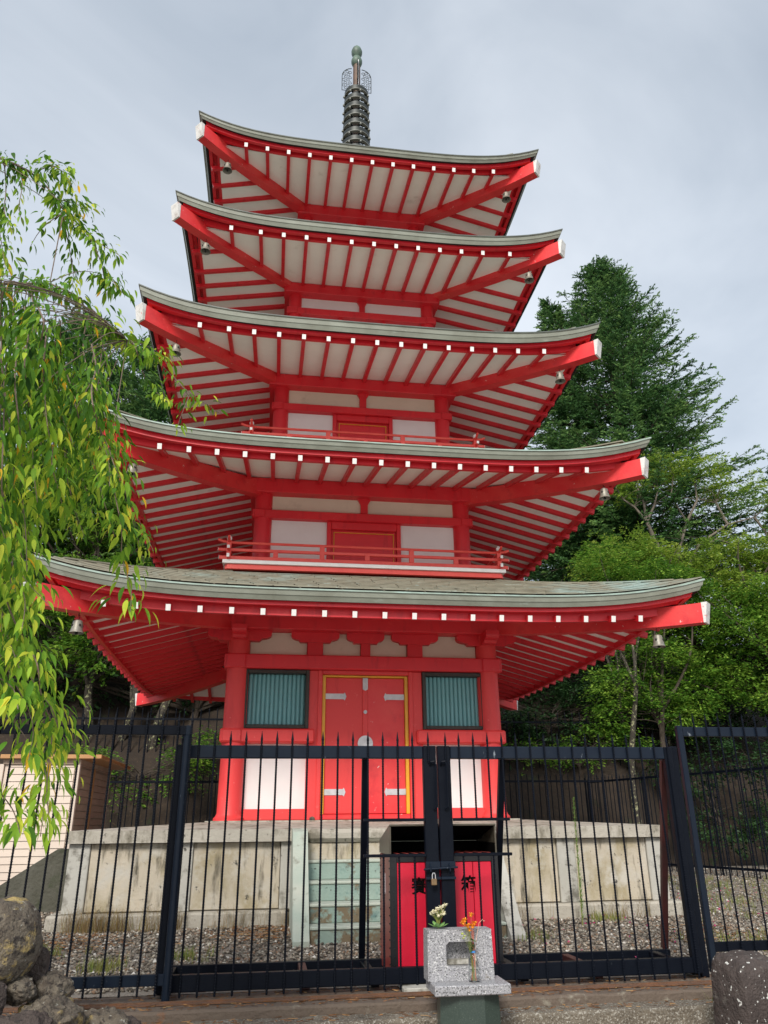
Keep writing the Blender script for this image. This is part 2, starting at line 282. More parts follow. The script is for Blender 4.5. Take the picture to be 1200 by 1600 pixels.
for k, R in ROOF.items():
    edge, rz, surf = roof_fn(R); t = R['t']; d = R['d']; a = R['a']
    U = [-1 + 2 * i / 32 for i in range(33)]
    mb = MB()
    for q in range(4):
        # weathering surface in lapped courses
        rows = 10 if k == 1 else 8
        for r in range(rows):
            v0, v1 = r / rows, (r + 1) / rows; lift = .012
            A = []
            for u in U:
                x, y, z = surf(u, v0); A.append((*rot4(q, x, y), z + (lift if r else 0)))
            for u in U:
                x, y, z = surf(u, v1); A.append((*rot4(q, x, y), z))
            n = len(U); mb.add(A, [(i, i + 1, n + i + 1, n + i) for i in range(n - 1)], 0)
            if r:
                B = []
                for dz in (0, lift):
                    for u in U:
                        x, y, z = surf(u, v0); B.append((*rot4(q, x, y), z + dz))
                mb.add(B, [(i, i + 1, n + i + 1, n + i) for i in range(n - 1)], 0)
        # band: profile (outset from edge, height) in three lapped strips with a lip on top
        zt_, zb_ = R['ze'], R['zb']; H = zt_ - zb_
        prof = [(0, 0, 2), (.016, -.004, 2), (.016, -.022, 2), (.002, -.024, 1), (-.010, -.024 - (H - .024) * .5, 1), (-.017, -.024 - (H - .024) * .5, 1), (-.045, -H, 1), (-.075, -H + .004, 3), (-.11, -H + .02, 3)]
        for i in range(len(prof) - 1):
            A = []
            for o_, dz, _ in (prof[i], prof[i + 1]):
                for u in U:
                    e = edge(u); x = u * (t + o_); y = -(e + o_); A.append((*rot4(q, x, y), zt_ + dz + rz(u)))
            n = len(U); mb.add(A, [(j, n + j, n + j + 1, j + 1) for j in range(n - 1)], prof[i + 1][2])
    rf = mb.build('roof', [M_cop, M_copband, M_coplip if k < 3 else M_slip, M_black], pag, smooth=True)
    if k == 1:
        # copper sheets of the front slope, each its own plate; the other slopes' sheets joined
        def sheet(mbx, q, u0, u1, v0, v1):
            m_ = 3; A = []
            for lay in (0, 1):
                for v, hgt in ((v0 - .012, .028), (v1, .013)):
                    for i in range(m_ + 1):
                        x, y, z = surf(u0 + (u1 - u0) * i / m_, max(v, 0)); A.append((*rot4(q, x, y), z + (hgt if lay == 0 else hgt - .009) + (.002 * ((i + int(v0 * 31)) % 2))))
            n = m_ + 1; F = []
            for i in range(m_):
                F.append((i, i + 1, n + i + 1, n + i)); F.append((i, 2 * n + i, 2 * n + i + 1, i + 1))
            F.append((0, n, 3 * n, 2 * n)); F.append((m_, 2 * n + m_, 3 * n + m_, n + m_)); mbx.add(A, F)
        rows = 12
        for q in range(4):
            js = MB()
            for r in range(rows):
                v0, v1 = .01 + r * .98 / rows, .01 + (r + 1) * .98 / rows
                wdt = 8.0 - (8.0 - 3.9) * v0; nc = max(6, int(wdt / .50)); st = (r % 2) * .5
                cuts = [-1] + [-1 + 2 * (i + st) / nc for i in range(1 if st == 0 else 0, nc)] + [1]
                cuts = sorted(set(round(c, 4) for c in cuts))
                for i in range(len(cuts) - 1):
                    u0, u1 = cuts[i] + .0025, cuts[i + 1] - .0025
                    if q == 0:
                        b = MB(); sheet(b, 0, u0, u1, v0, v1); b.build('copper_sheet', M_cop, rf)
                    else: sheet(js, q, u0, u1, v0, v1)
            if q: js.build('copper_sheets', M_cop, rf, kind='stuff')
    # rafters
    sg = (R['z'] - 1.99) / (12.55 - d); drop = .04 * sg
    slope = (R['zi'] - (R['z'] - .045 - drop)) / (d + .04 - a - .07)
    def rline(r): return R['z'] - .045 - drop + slope * (d + .04 - r)      # underside of the rafters
    fa = R['fa']; up1, up0 = fa[0] + .04 * sg, fa[1] + .04 * sg; lo1, lo0 = fa[1] + .15 * sg, R['z'] - .045 + .05 * sg
    meshes = {}
    for j in range(0, R['n'] + 1):
        x = R['s'] * j + (R['g'] if j == R['n'] else 0); yi = max(a + .03, x + .06); b = MB()
        z0 = -.045 - drop
        b.beam([(0, -(d + .04), z0), (0, -yi, z0 + slope * (d + .04 - yi))], .055, .074, 0, endm=1)
        meshes[j] = b.mesh('rafter', [M_red, M_white])
    for q in range(4):
        for j in range(-R['n'], R['n'] + 1):
            aj = abs(j); x = (R['s'] * aj + (R['g'] if aj == R['n'] else 0)) * (1 if j > 0 else -1 if j < 0 else 0)
            if q == 2 and k > 1 and aj % 1 == 0 and k >= 3: continue          # back of the upper roofs is joined below
            xx, yy = rot4(q, x, 0)
            obj('rafter', meshes[aj], rf, (xx, yy, R['z'] + R['c'] * (abs(x) / (R['s'] * R['n'])) ** 3), q * PI / 2)
    if k >= 3:
        b = MB()
        for j in range(-R['n'], R['n'] + 1):
            x = R['s'] * j; yi = max(a + .03, abs(x) + .06)
            P0 = rot4(2, x, -d); P1 = rot4(2, x, -yi)
            b.beam([(*P0, rline(d)), (*P1, rline(yi))], .062, .088)
        b.build('rafters', M_red, rf, kind='stuff')
    for q in range(4):
        # plaster ceiling above the rafters
        b = MB(); nn = 20; A = []
        zin = R['zi'] + .075
        for (r0, zz) in ((d - .095, rline(d - .095) + .074), (a - .05, rline(a - .05) + .074)):
            for i in range(nn + 1):
                u = -1 + 2 * i / nn; x = u * (r0 + (.1 if r0 > a else 0)); xx, yy = rot4(q, x, -r0)
                A.append((xx, yy, zz + (R['c'] * abs(u) ** 3 + .02 * abs(u) ** 6 if r0 > a else 0)))
        n = nn + 1; b.add(A, [(i, n + i, n + i + 1, i + 1) for i in range(nn)])
        b.add([(p[0], p[1], p[2] + .03) for p in A], [(i, i + 1, n + i + 1, n + i) for i in range(nn)])
        b.build('soffit', M_soffit, rf)
        # lower and upper fascia boards
        for nm, off, zl, zh, thick, full in (('fascia_board', -.05, lo0 - R['z'], lo1 - R['z'], .05, 0), ('fascia_board', .06, up0 - R['z'], up1 - .028 - R['z'], .055, 1), ('fascia_board', .072, up1 - .026 - R['z'], up1 - R['z'], .055, 1)):
            b = MB(); A = []; ext = d + off
            for i in range(41):
                u = -1 + 2 * i / 40; x = u * (ext - .01 + (0 if not full else (t - d - .16) * .9))
                lift = R['c'] * abs(u) ** 3 + .40 * (R['zt'] - R['ze']) * abs(u) ** (R['p'] * 1.3) if not full else (R['zt'] - R['ze']) * .92 * abs(u) ** R['p']
                plan = 0 if not full else (t - d - .16) * abs(u) ** 4 * .9
                for yy_, zz_ in ((ext, zl), (ext, zh), (ext - thick, zh), (ext - thick, zl)):
                    xx, yy = rot4(q, x, -(yy_ + plan)); A.append((xx, yy, R['z'] + zz_ + lift))
            F = [(4 * i + c_, 4 * i + (c_ + 1) % 4, 4 * i + 4 + (c_ + 1) % 4, 4 * i + 4 + c_) for i in range(40) for c_ in range(4)]
            F += [(0, 3, 2, 1), (160, 161, 162, 163)]
            b.add(A, F); b.build(nm, M_red, rf, smooth=True)
        # dark board closing the gap under the copper
        b = MB(); A = []
        for i in range(41):
            u = -1 + 2 * i / 40
            for o_, zz in ((d - .06, lo1 - .015), (d + .03, up1 - .02)):
                lift = (R['zt'] - R['ze']) * abs(u) ** R['p'] * .92 if o_ > d else R['c'] * abs(u) ** 3 + .40 * (R['zt'] - R['ze']) * abs(u) ** (R['p'] * 1.3); xx, yy = rot4(q, u * (o_ + (t - d - .16) * .8), -(o_ + (t - d - .16) * .8 * abs(u) ** 4)); A.append((xx, yy, zz + lift))
        b.add(A, [(2 * i, 2 * i + 1, 2 * i + 3, 2 * i + 2) for i in range(40)]); b.build('eave_backboard', M_red, rf)
        # hip rafter running out to each corner
        b = MB(); pts = []; hts = []; zi_ = R['z'] + .20; ze_ = R['z'] - .068
        ang = rot4(q, 1, -1)
        for i in range(11):
            r = a - .05 + (R['h'] - a + .05) * i / 10; f_ = (R['h'] - r) / (R['h'] - a)
            pts.append((ang[0] * r, ang[1] * r, ze_ + (zi_ - ze_) * max(f_, 0) ** 1.5)); hts.append(.245)
        b.beam(pts[::-1], .15, hts, 0)
        e = Vector(pts[-1]); dr = Vector((ang[0], ang[1], -.02)).normalized()
        sdv = dr.cross(Vector((0, 0, 1))).normalized(); up = sdv.cross(dr)
        o0 = e + dr * .0; A = []
        for dd in (-.004, .022):
            for sx_, uz in ((-.078, -.004), (.078, -.004), (.078, .249), (-.078, .249)): A.append(o0 + dr * (dd + (uz * .18 if dd > 0 else 0)) + sdv * sx_ + up * uz)
        b.add(A, [(0, 1, 2, 3), (7, 6, 5, 4), (0, 4, 5, 1), (1, 5, 6, 2), (2, 6, 7, 3), (3, 7, 4, 0)], 1)
        b.build('hip_rafter', [M_redworn, M_capworn], rf)
    # covering strips down the hips
    for q in range(4):
        b = MB(); pts = []
        for i in range(13):
            v = .12 + .88 * i / 12; x, y, z = surf(1, v); pts.append((*rot4(q, x, y), z + .005))
        b.beam(pts, .10, .018, 0); b.build('hip_ridge', M_cop, rf)

# ---------------- bodies
def four(mbx, x0, x1, y0, y1, z0, z1, c=.006, m=0, qs=(0, 1, 2, 3)):
    for q in qs:
        (xa, ya), (xb, yb) = rot4(q, x0, y0), rot4(q, x1, y1)
        mbx.cbox(min(xa, xb), max(xa, xb), min(ya, yb), max(ya, yb), z0, z1, c, m)
def side(name, m, parent, x0, x1, y0, y1, z0, z1, c=.006, qs=(0, 1, 2, 3), label=None):
    """the same member on each face, one object per face"""
    for q in qs:
        e = .003 * (q % 2); b = MB(); four(b, x0 + e, x1 - e, y0 + e, y1, z0 + e, z1 - e, c, 0, (q,)); b.build(name, m, parent, label=label)

Z0 = 2.015
def column(parent, a, r, z0, z1, m=M_red, foot=False):
    prof = [(r * 1.02, z0), (r, z0 + .1), (r, z1)]
    if foot: prof = [(r + .045, z0), (r + .045, z0 + .03), (r + .02, z0 + .055), (r + .004, z0 + .09), (r + .002, z0 + .4), (r, z0 + 1.0), (r - .008, z1)]
    mb = MB(); mb.lathe(prof, n=24); me = mb.mesh('column', m, True)
    for sx_ in (-1, 1):
        for sy in (-1, 1): obj('column', me, parent, (sx_ * (a - r), sy * (a - r), 0))
# storey 1
b = MB(); b.box(-1.66, 1.66, -1.66, 1.66, Z0 - .02, 4.75); st1 = b.build('storey', M_plaster, pag)
column(st1, 1.925, .155, Z0, 4.60, M_redlow, True)
side('tie_beam', M_red, st1, -1.955, 1.955, -1.925, -1.66, 3.955, 4.15, .015)
side('wall_plate', M_red, st1, -2.0, 2.0, -2.0, -1.66, 4.49, 4.79, .01)
for q in range(4):
    for x0, x1 in ((-1.95, -.70), (.70, 1.95)): side('rail_beam', M_redlow, st1, x0, x1, -1.925, -1.662, 2.975, 3.155, .02, (q,))
    for x0, x1 in ((-1.64, -.62), (.62, 1.64)):
        side('base_beam', M_redlow, st1, x0, x1, -1.80, -1.662, Z0, 2.155, .012, (q,))
        side('wall_panel', M_plaster, st1, x0, x1, -1.70, -1.662, 2.155, 2.975, .002, (q,))
    for sx_ in (-1, 1):
        x0, x1 = sorted((sx_ * .62, sx_ * .80)); side('post', M_redlow, st1, x0, x1, -1.83, -1.662, Z0, 3.955, .01, (q,))
    if q:
        for x0, x1 in ((-1.64, -.80), (.80, 1.64)): side('wall_panel', M_plaster, st1, x0, x1, -1.70, -1.662, 3.155, 3.955, .002, (q,))
    # cream panels and bracket arms under the plate
    for x0, x1 in ((-1.62, -.83), (-.60, -.07), (.07, .60), (.83, 1.62)): side('upper_panel', M_cream, st1, x0, x1, -1.74, -1.662, 4.15, 4.49, .002, (q,))
    for xc, hw in ((-.715, .11), (0, .068), (.715, .11)): side('strut', M_red, st1, xc - hw, xc + hw, -1.815, -1.662, 4.15, 4.40, .006, (q,))
    for xc, hw, dpt in ((-.715, .34, .20), (0, .27, .20), (.715, .34, .20), (-1.77, .44, .22), (1.77, .44, .22)):
        poly = [(-1, .105)]
        for i in range(9):
            th = i / 8 * PI / 2; poly.append((-1 + .38 * (1 - math.cos(th)), .105 - .10 * math.sin(th) + .045))
        poly = [(-1, .15)] + [(-1 + .30 * (1 - math.cos(i / 6 * PI / 2)), .09 - .055 * math.sin(i / 6 * PI / 2)) for i in range(7)] + [(-.62, 0.0), (.62, 0.0)] + [(1 - .30 * (1 - math.cos(i / 6 * PI / 2)), .09 - .055 * math.sin(i / 6 * PI / 2)) for i in range(6, -1, -1)] + [(1, .15)]
        bb = MB(); bb.prism([(xc + px * hw, 4.345 + pz) for px, pz in poly], -1.80 - (.06 if abs(xc) > 1 else .03), -1.67)
        for i, p_ in enumerate(bb.v): x_, y_ = rot4(q, p_[0], p_[1]); bb.v[i] = (x_, y_, p_[2])
        bb.build('bracket_arm', M_red, st1)
# door
dr = MB(); dr.box(-.60, .60, -1.70, -1.66, 2.0, 3.95); door = dr.build('door', M_redlow, pag)
for x0, x1, z0, z1 in ((-.665, -.603, Z0, 3.955), (.603, .665, Z0, 3.955), (-.603, .603, 3.90, 3.955)):
    b = MB(); b.cbox(x0, x1, -1.85, -1.70, z0, z1, .008); b.build('door_frame', M_redlow, door)
for x0, x1, z0, z1 in ((-.60, -.555, 2.085, 3.895), (.555, .60, 2.085, 3.895), (-.555, .555, 3.872, 3.895)):
    b = MB(); b.cbox(x0, x1, -1.80, -1.70, z0, z1, .004); b.build('gilt_trim', M_gold, door)
b = MB(); b.cbox(-.60, .60, -1.86, -1.70, Z0, 2.083, .015); b.build('sill', M_redworn, door)
for sx_ in (-1, 1):
    x0, x1 = sorted((sx_ * .553, sx_ * .003)); b = MB(); b.cbox(x0, x1, -1.755, -1.70, 2.09, 3.868, .006); lf = b.build('door_leaf', M_redworn if sx_ > 0 else M_redlow, door)
b = MB(); b.cbox(-.035, .035, -1.775, -1.756, 2.09, 3.866, .005); b.build('meeting_stile', M_redlow, door)
for sx_ in (-1, 1):
    for zc in (2.36, 3.61):
        b = MB(); x = [sx_ * v_ for v_ in (.552, .30, .285, .262, .285, .30, .552)]; zz = [.038, .038, .055, .0, -.055, -.038, -.038]
        b.prism([(x[i], zc + zz[i]) for i in range(7)][::sx_], -1.764, -1.754); b.build('hinge_strap', M_steel, door)
b = MB(); b.prism([(-.036, 3.71), (-.036, 3.865), (.036, 3.865), (.036, 3.71), (0, 3.69)], -1.785, -1.774); b.build('top_plate', M_steel, door)
b = MB(); b.prism([(-.022, 2.09), (-.022, 2.24), (.022, 2.24), (.022, 2.09)], -1.785, -1.774); b.build('foot_bolt', M_steel, door)
for zc, r_ in ((2.98, .105), (3.40, .025)):
    b = MB(); b.prism([(r_ * math.cos(i / 24 * 2 * PI), zc + r_ * math.sin(i / 24 * 2 * PI)) for i in range(24)], -1.79, -1.774); b.build('lock_plate', M_steel, door)
# windows
for xc in (-1.228, 1.245):
    b = MB(); b.box(xc - .40, xc + .40, -1.70, -1.665, 3.19, 3.95); wn = b.build('window', M_teal, pag)
    for x0, x1, z0, z1 in ((-.445, -.395, 3.165, 3.95), (.395, .445, 3.165, 3.95), (-.395, .395, 3.165, 3.215), (-.395, .395, 3.90, 3.95)):
        b = MB(); b.cbox(xc + x0, xc + x1, -1.86, -1.70, z0, z1, .006); b.build('window_frame', M_winframe, wn)
    b = MB(); b.lathe([(.026, 3.215), (.026, 3.90)], n=10); me = b.mesh('slat', M_teal, True)
    for i in range(13): obj('slat', me, wn, (xc - .36 + .06 * i, -1.712, 0))
# upper storeys
UP = {2: dict(a=1.68, z0=5.30, tie=(6.27, 6.40), up=(6.40, 6.66), strut=.055, door=(.50, 6.15), post=.57, r=.135),
      3: dict(a=1.48, z0=7.40, tie=(8.26, 8.385), up=(8.385, 8.68), strut=.055, door=(.43, 8.15), post=.50, r=.125),
      4: dict(a=1.31, z0=9.45, tie=(10.30, 10.43), up=(10.43, 10.70), strut=.05, door=None, post=.42, r=.115),
      5: dict(a=1.13, z0=11.45, tie=(12.22, 12.35), up=(12.35, 12.67), strut=.05, door=None, post=.36, r=.105)}
for k, Q in UP.items():
    a = Q['a']; R = ROOF[k]; b = MB(); wy = a - .16
    b.box(-wy, wy, -wy, wy, Q['z0'], R['zi'] + .05); st = b.build('storey', M_plaster, pag)
    column(st, a, Q['r'], Q['z0'], R['pb'] + .02)
    side('tie_beam', M_red, st, -a - .03, a + .03, -a - .005, -wy, *Q['tie'], .012)
    side('wall_plate', M_red, st, -a - .09, a + .09, -a - .08, -wy, R['pb'], R['zi'] + .07, .008)
    for q in range(4):
        ci = a - 2 * Q['r'] + .03
        for sx_ in (-1, 1):
            x0, x1 = sorted((sx_ * ci, sx_ * Q['strut'])); side('upper_panel', M_cream if k < 4 else M_plaster, st, x0, x1, -wy - .06, -wy, *Q['up'], .002, (q,))
            x0, x1 = sorted((sx_ * ci, sx_ * Q['post'])); side('wall_panel', M_plaster, st, x0, x1, -wy - .05, -wy, Q['z0'] + .1, Q['tie'][0], .002, (q,))
        b = MB(); s_ = Q['strut']; zt0, zt1 = Q['up']
        b.prism([(-s_, zt0), (-s_, zt1 - .09), (-s_ * 1.35, zt1 - .05), (-s_ * 1.9, zt1), (s_ * 1.9, zt1), (s_ * 1.35, zt1 - .05), (s_, zt1 - .09), (s_, zt0)], -wy - .11, -wy)
        for i, p_ in enumerate(b.v): x_, y_ = rot4(q, p_[0], p_[1]); b.v[i] = (x_, y_, p_[2])
        b.build('strut', M_red, st)
        for sx_ in (-1, 1):
            dw = Q['door'][0] if Q['door'] else Q['post'] - .07
            x0, x1 = sorted((sx_ * Q['post'], sx_ * (dw + .005))); side('door_post', M_red, st, x0, x1, -wy - .10, -wy, Q['z0'] + .1, Q['tie'][0], .006, (q,))
        if Q['door']:
            dw, dz = Q['door']
            side('door_lintel', M_red, st, -dw - .003, dw + .003, -wy - .10, -wy, dz, Q['tie'][0], .006, (q,))
            side('door_leaf', M_red, st, -dw, dw, -wy - .045, -wy, Q['z0'] + .1, dz, .004, (q,))
            for x0, x1, z0, z1 in ((-dw + .035, -dw + .044, Q['z0'] + .1, dz - .044), (dw - .044, dw - .035, Q['z0'] + .1, dz - .044), (-dw + .035, dw - .035, dz - .044, dz - .035)):
                side('gilt_trim', M_gold, st, x0, x1, -wy - .062, -wy - .044, z0, z1, .002, (q,))
# balconies
for k, (hw, zd) in {2: (2.07, 5.455), 3: (1.87, 7.455)}.items():
    b = MB(); b.box(-hw + .06, hw - .06, -hw + .06, hw - .06, zd - .10, zd - .006); bal = b.build('balcony', M_rail, pag)
    side('deck_edge', M_white, bal, -hw, hw, -hw, -hw + .06, zd - .055, zd + .0, .004)
    side('deck_fascia', M_rail, bal, -hw + .06, hw - .06, -hw + .03, -hw + .10, zd - .13, zd - .057, .004)
    for q in range(4):
        yr = -hw + .075
        for nm, zc, rr, ex in (('top_rail', .275, .020, .16), ('middle_rail', .165, .021, .15), ('bottom_rail', .045, .026, .13)):
            b = MB(); x1 = -yr + ex; zc += zd
            if nm == 'top_rail':
                pts = [(-x1, yr, zc + .045), (-x1 + .06, yr, zc + .020), (-x1 + .16, yr, zc + .002), (-x1 + .3, yr, zc), (x1 - .3, yr, zc), (x1 - .16, yr, zc + .002), (x1 - .06, yr, zc + .020), (x1, yr, zc + .045)]
                b.tube(pts, rr, 8)
            else:
                b.cbox(-x1, x1, yr - .018, yr + .018, zc - rr, zc + rr, .004)
                for sx_ in (-1, 1): b.box(min(sx_ * x1, sx_ * (x1 + .004)), max(sx_ * x1, sx_ * (x1 + .004)), yr - .019, yr + .019, zc - rr - .001, zc + rr + .001, 1)
            for i, p_ in enumerate(b.v): x_, y_ = rot4(q, p_[0], p_[1]); b.v[i] = (x_, y_, p_[2])
            b.build(nm, [M_rail, M_white], bal)
        cx, cy = rot4(q, -yr, yr)
        b = MB(); b.cbox(cx - .032, cx + .032, cy - .032, cy + .032, zd, zd + .305, .004)
        b.lathe([(.018, zd + .30), (.030, zd + .315), (.036, zd + .345), (.022, zd + .372), (.004, zd + .385)], (cx, cy), 12, 1)
        b.build('corner_post', [M_rail, M_white], bal, smooth=True)
        for xx, z1 in ((-.66, .26), (.66, .26), (-1.33, .15), (0, .15), (1.33, .15)):
            xx *= hw / 2.07
            side('baluster', M_rail, bal, xx - .035, xx + .035, yr - .022, yr + .022, zd + .07, zd + z1, .004, (q,))
# spire
b = MB(); b.box(-.42, .42, -.42, .42, 14.62, 14.98); b.box(-.48, .48, -.48, .48, 14.98, 15.05); spi = b.build('spire', M_spire, pag)
b = MB(); b.lathe([(.40, 15.05), (.36, 15.2), (.22, 15.32), (.12, 15.36), (.075, 15.38), (.075, 17.45), (.095, 17.47), (.095, 17.52), (.085, 17.55), (.085, 18.25), (.07, 18.36)], n=20)
b.build('shaft', M_spirebrown, spi, smooth=True)
for i in range(8):
    z = 15.50 + .262 * i; r = .315 - .006 * i; b = MB()
    b.lathe([(r, z - .06), (r, z + .06), (r - .018, z + .06), (r - .018, z - .06), (r, z - .06)], n=32, cap=False)
    b.lathe([(r + .004, z - .063), (r + .004, z - .050), (r - .060, z - .050), (r - .060, z - .063), (r + .004, z - .063)], n=32, m=1, cap=False)
    b.lathe([(.074, z - .10), (.09, z - .05), (.098, z), (.09, z + .05), (.074, z + .10)], n=18)
    for s8 in range(8):
        th = s8 * PI / 4 + .2; b.beam([(.10 * math.cos(th), .10 * math.sin(th), z - .07), ((r - .02) * math.cos(th), (r - .02) * math.sin(th), z - .07)], .035, .03)
        cx, cy = (r + .02) * math.cos(th), (r + .02) * math.sin(th)
        b.lathe([(.004, z - .08), (.016, z - .10), (.022, z - .135), (.024, z - .15)], (cx, cy), 6, 1)
    b.build('ring', [M_spire, M_spirering], spi, smooth=True)
for q in range(4):
    b = MB(); P = lambda r_, z_: (*rot4(q, r_, 0), z_)
    fr = [P(.10, 17.50), P(.335, 17.50), P(.335, 17.95)] + [P(.335 - .235 * (1 - math.cos(th)), 17.95 + .27 * math.sin(th)) for th in (0.3, .6, .9, 1.2, 1.5)]
    b.tube(fr, .009, 5)
    for (r_, z_) in [(.16, 17.58), (.25, 17.58), (.30, 17.66), (.20, 17.67), (.15, 17.75), (.26, 17.75), (.30, 17.84), (.20, 17.84), (.15, 17.92), (.25, 17.93), (.19, 18.01), (.28, 18.02), (.15, 18.09), (.22, 18.11)]:
        b.tube([P(r_ + .036 * math.cos(th * PI / 4), z_ + .036 * math.sin(th * PI / 4)) for th in range(9)], .0065, 4, cap=False)
    b.build('openwork_fin', M_spire, spi)
b = MB(); b.lathe([(.05, 18.30), (.10, 18.34), (.128, 18.42), (.128, 18.48), (.10, 18.57), (.055, 18.62)], n=20); b.build('lower_jewel', M_spiregreen, spi, smooth=True)
b = MB(); b.lathe([(.05, 18.60), (.085, 18.64), (.125, 18.72), (.128, 18.79), (.10, 18.88), (.05, 18.95), (.018, 18.99), (.003, 19.03)], n=20); b.build('top_jewel', M_spiregreen, spi, smooth=True)
b = MB(); b.tube([(.035, -.10, 17.5), (.03, -.11, 18.4)], .008, 6); b.build('lightning_rod', M_steel, spi)

# ---------------- wind bells (hang from the hip rafters, so each is a thing)
bm_ = MB(); bm_.lathe([(.006, -.0), (.03, -.004), (.052, -.018), (.058, -.05), (.062, -.10), (.070, -.135), (.082, -.155), (.078, -.156), (.064, -.13), (.05, -.05), (.01, -.02)], n=18, cap=False); ME_bell = bm_.mesh('bell_body', M_bronze, True)
bm_ = MB(); bm_.tube([(0, 0, -.015), (0, 0, -.14)], .004, 5); bm_.lathe([(.004, -.13), (.018, -.145), (.018, -.16), (.004, -.17)], n=8); ME_clap = bm_.mesh('clapper', M_black)
bm_ = MB(); bm_.tube([(0, 0, -.004), (.012, 0, .02), (0, 0, .045), (0, 0, .12)], .004, 5); ME_hook = bm_.mesh('hook', M_black)
bm_ = MB()
for th in (0.6, 2.2, 3.8, 5.4): bm_.lathe([(.012, -.082), (.013, -.07), (.010, -.058)], (.058 * math.cos(th), .058 * math.sin(th)), 8)
ME_hole = bm_.mesh('bell_vent', M_black)
names = {1: 'lowest', 2: 'second lowest', 3: 'middle', 4: 'second highest', 5: 'topmost'}
for k, r in {1: 3.535, 2: 3.215, 3: 2.89, 4: 2.645, 5: 2.445}.items():
    for sx_ in (-1, 1):
        zt = {1: 4.17, 2: 6.33, 3: 8.41, 4: 10.49, 5: 12.405}[k]
        t_ = thing('wind_bell', 'small bronze wind bell hanging under the %s front corner of the %s roof' % ('left' if sx_ < 0 else 'right', names[k]), 'wind bell', (sx_ * r, -r, zt), group='wind bells under the roof corners')
        obj('bell_body', ME_bell, t_); obj('clapper', ME_clap, t_); obj('hook', ME_hook, t_); obj('bell_vent', ME_hole, t_)

# ================================================================== GROUND
def smooth(a, b, x): t = min(max((x - a) / (b - a), 0), 1); return t * t * (3 - 2 * t)
def hill(x, y):
    """terrain height"""
    z = .98 - .11 * smooth(-3.6, -6.0, y)
    z += -.25 * smooth(-6.3, -6.9, y) - .18 * smooth(-7, -13, y)
    yb = 5.9 + .35 * math.sin(x * .5) - .8 * smooth(7.5, 12, x) * smooth(20, 8, x) + 1.5 * smooth(7.2, 9.5, x)
    z += 2.2 * smooth(yb, yb + 1.2, y)
    z += max(0, min(y, 14.2) - yb - 1.2) * .90 + max(0, y - 14.2) * .02
    z += 1.2 * smooth(-4.3, -8.5, x) * smooth(-7, -2, y)
    z += .08 * math.sin(x * 1.7 + y) * math.sin(y * 1.3) * smooth(6, 8, y) * 3
    return z
xs = np.concatenate([np.linspace(-300, -24, 10), np.linspace(-22, 26, 97), np.linspace(30, 300, 10)])
ys = np.concatenate([np.linspace(-300, -30, 8), np.linspace(-26, -8, 19), np.linspace(-7.5, 22, 100), np.linspace(26, 300, 10)])
V = np.array([(x, y, hill(x, y) - .03) for y in ys for x in xs]); nx = len(xs)
ii, jj = np.meshgrid(np.arange(len(xs) - 1), np.arange(len(ys) - 1)); a0 = (jj * nx + ii).ravel()
F = np.stack([a0, a0 + 1, a0 + nx + 1, a0 + nx], 1)
obj('ground', npmesh('ground', V, F, M_soil, smooth=True), kind='structure')
def sheet_on(name, x0, x1, y0, y1, n, m, dz, material):
    V = np.array([(x0 + (x1 - x0) * i / n, y0 + (y1 - y0) * j / m, hill(x0 + (x1 - x0) * i / n, y0 + (y1 - y0) * j / m) + dz) for j in range(m + 1) for i in range(n + 1)])
    ii, jj = np.meshgrid(np.arange(n), np.arange(m)); a = (jj * (n + 1) + ii).ravel()
    return obj(name, npmesh(name, V, np.stack([a, a + 1, a + n + 2, a + n + 1], 1), material, smooth=True), kind='structure')
sheet_on('gravel_yard', -4.6, 10.5, -6.1, 5.6, 80, 60, -.004, M_gravbase)
sheet_on('path', -14, 16, -8.3, -6.75, 60, 12, .0, M_path)
sheet_on('bounce_paving', -30, 30, -40, -8.3, 40, 40, .004, M_paving)  # unseen pale ground, added to bounce light up under the eaves
# kerb: ledge the gate stands on, lower step, face
def rough_block(x0, x1, y0, y1, z0, z1, n, name, mt, kind='structure', amp=.006, seed=0):
    r = random.Random(seed); b = MB(); prof = [(y0, z0), (y0, z1 - .015), (y0 + .015, z1), (y1, z1), (y1, z0)]
    vs = []
    for i in range(n + 1):
        for (yy, zz) in prof: vs.append((x0 + (x1 - x0) * i / n, yy + r.uniform(-amp, amp), zz + r.uniform(-amp, amp) * .6))
    k = len(prof); b.add(vs, [(k * i + c, k * i + k + c, k * i + k + (c + 1) % k, k * i + (c + 1) % k) for i in range(n) for c in range(k)] + [tuple(range(k)), tuple(range(k * n + k - 1, k * n - 1, -1))])
    return b.build(name, mt, kind=kind)
rough_block(-7, 9, -6.62, -5.95, .55, .862, 160, 'gate_ledge', M_ledge, seed=1)
rough_block(-1.72, 9, -6.80, -6.60, .50, .802, 120, 'kerb', M_kerb, amp=.009, seed=2)
rough_block(-7, -1.735, -6.78, -6.60, .50, .785, 60, 'kerb', M_kerb, amp=.012, seed=3)
b = MB(); b.box(-7, 9, -6.475, -6.435, .866, .874); b.box(-7, 9, -6.44, -6.435, .874, .886); b.build('gate_track', M_rust, kind='structure')

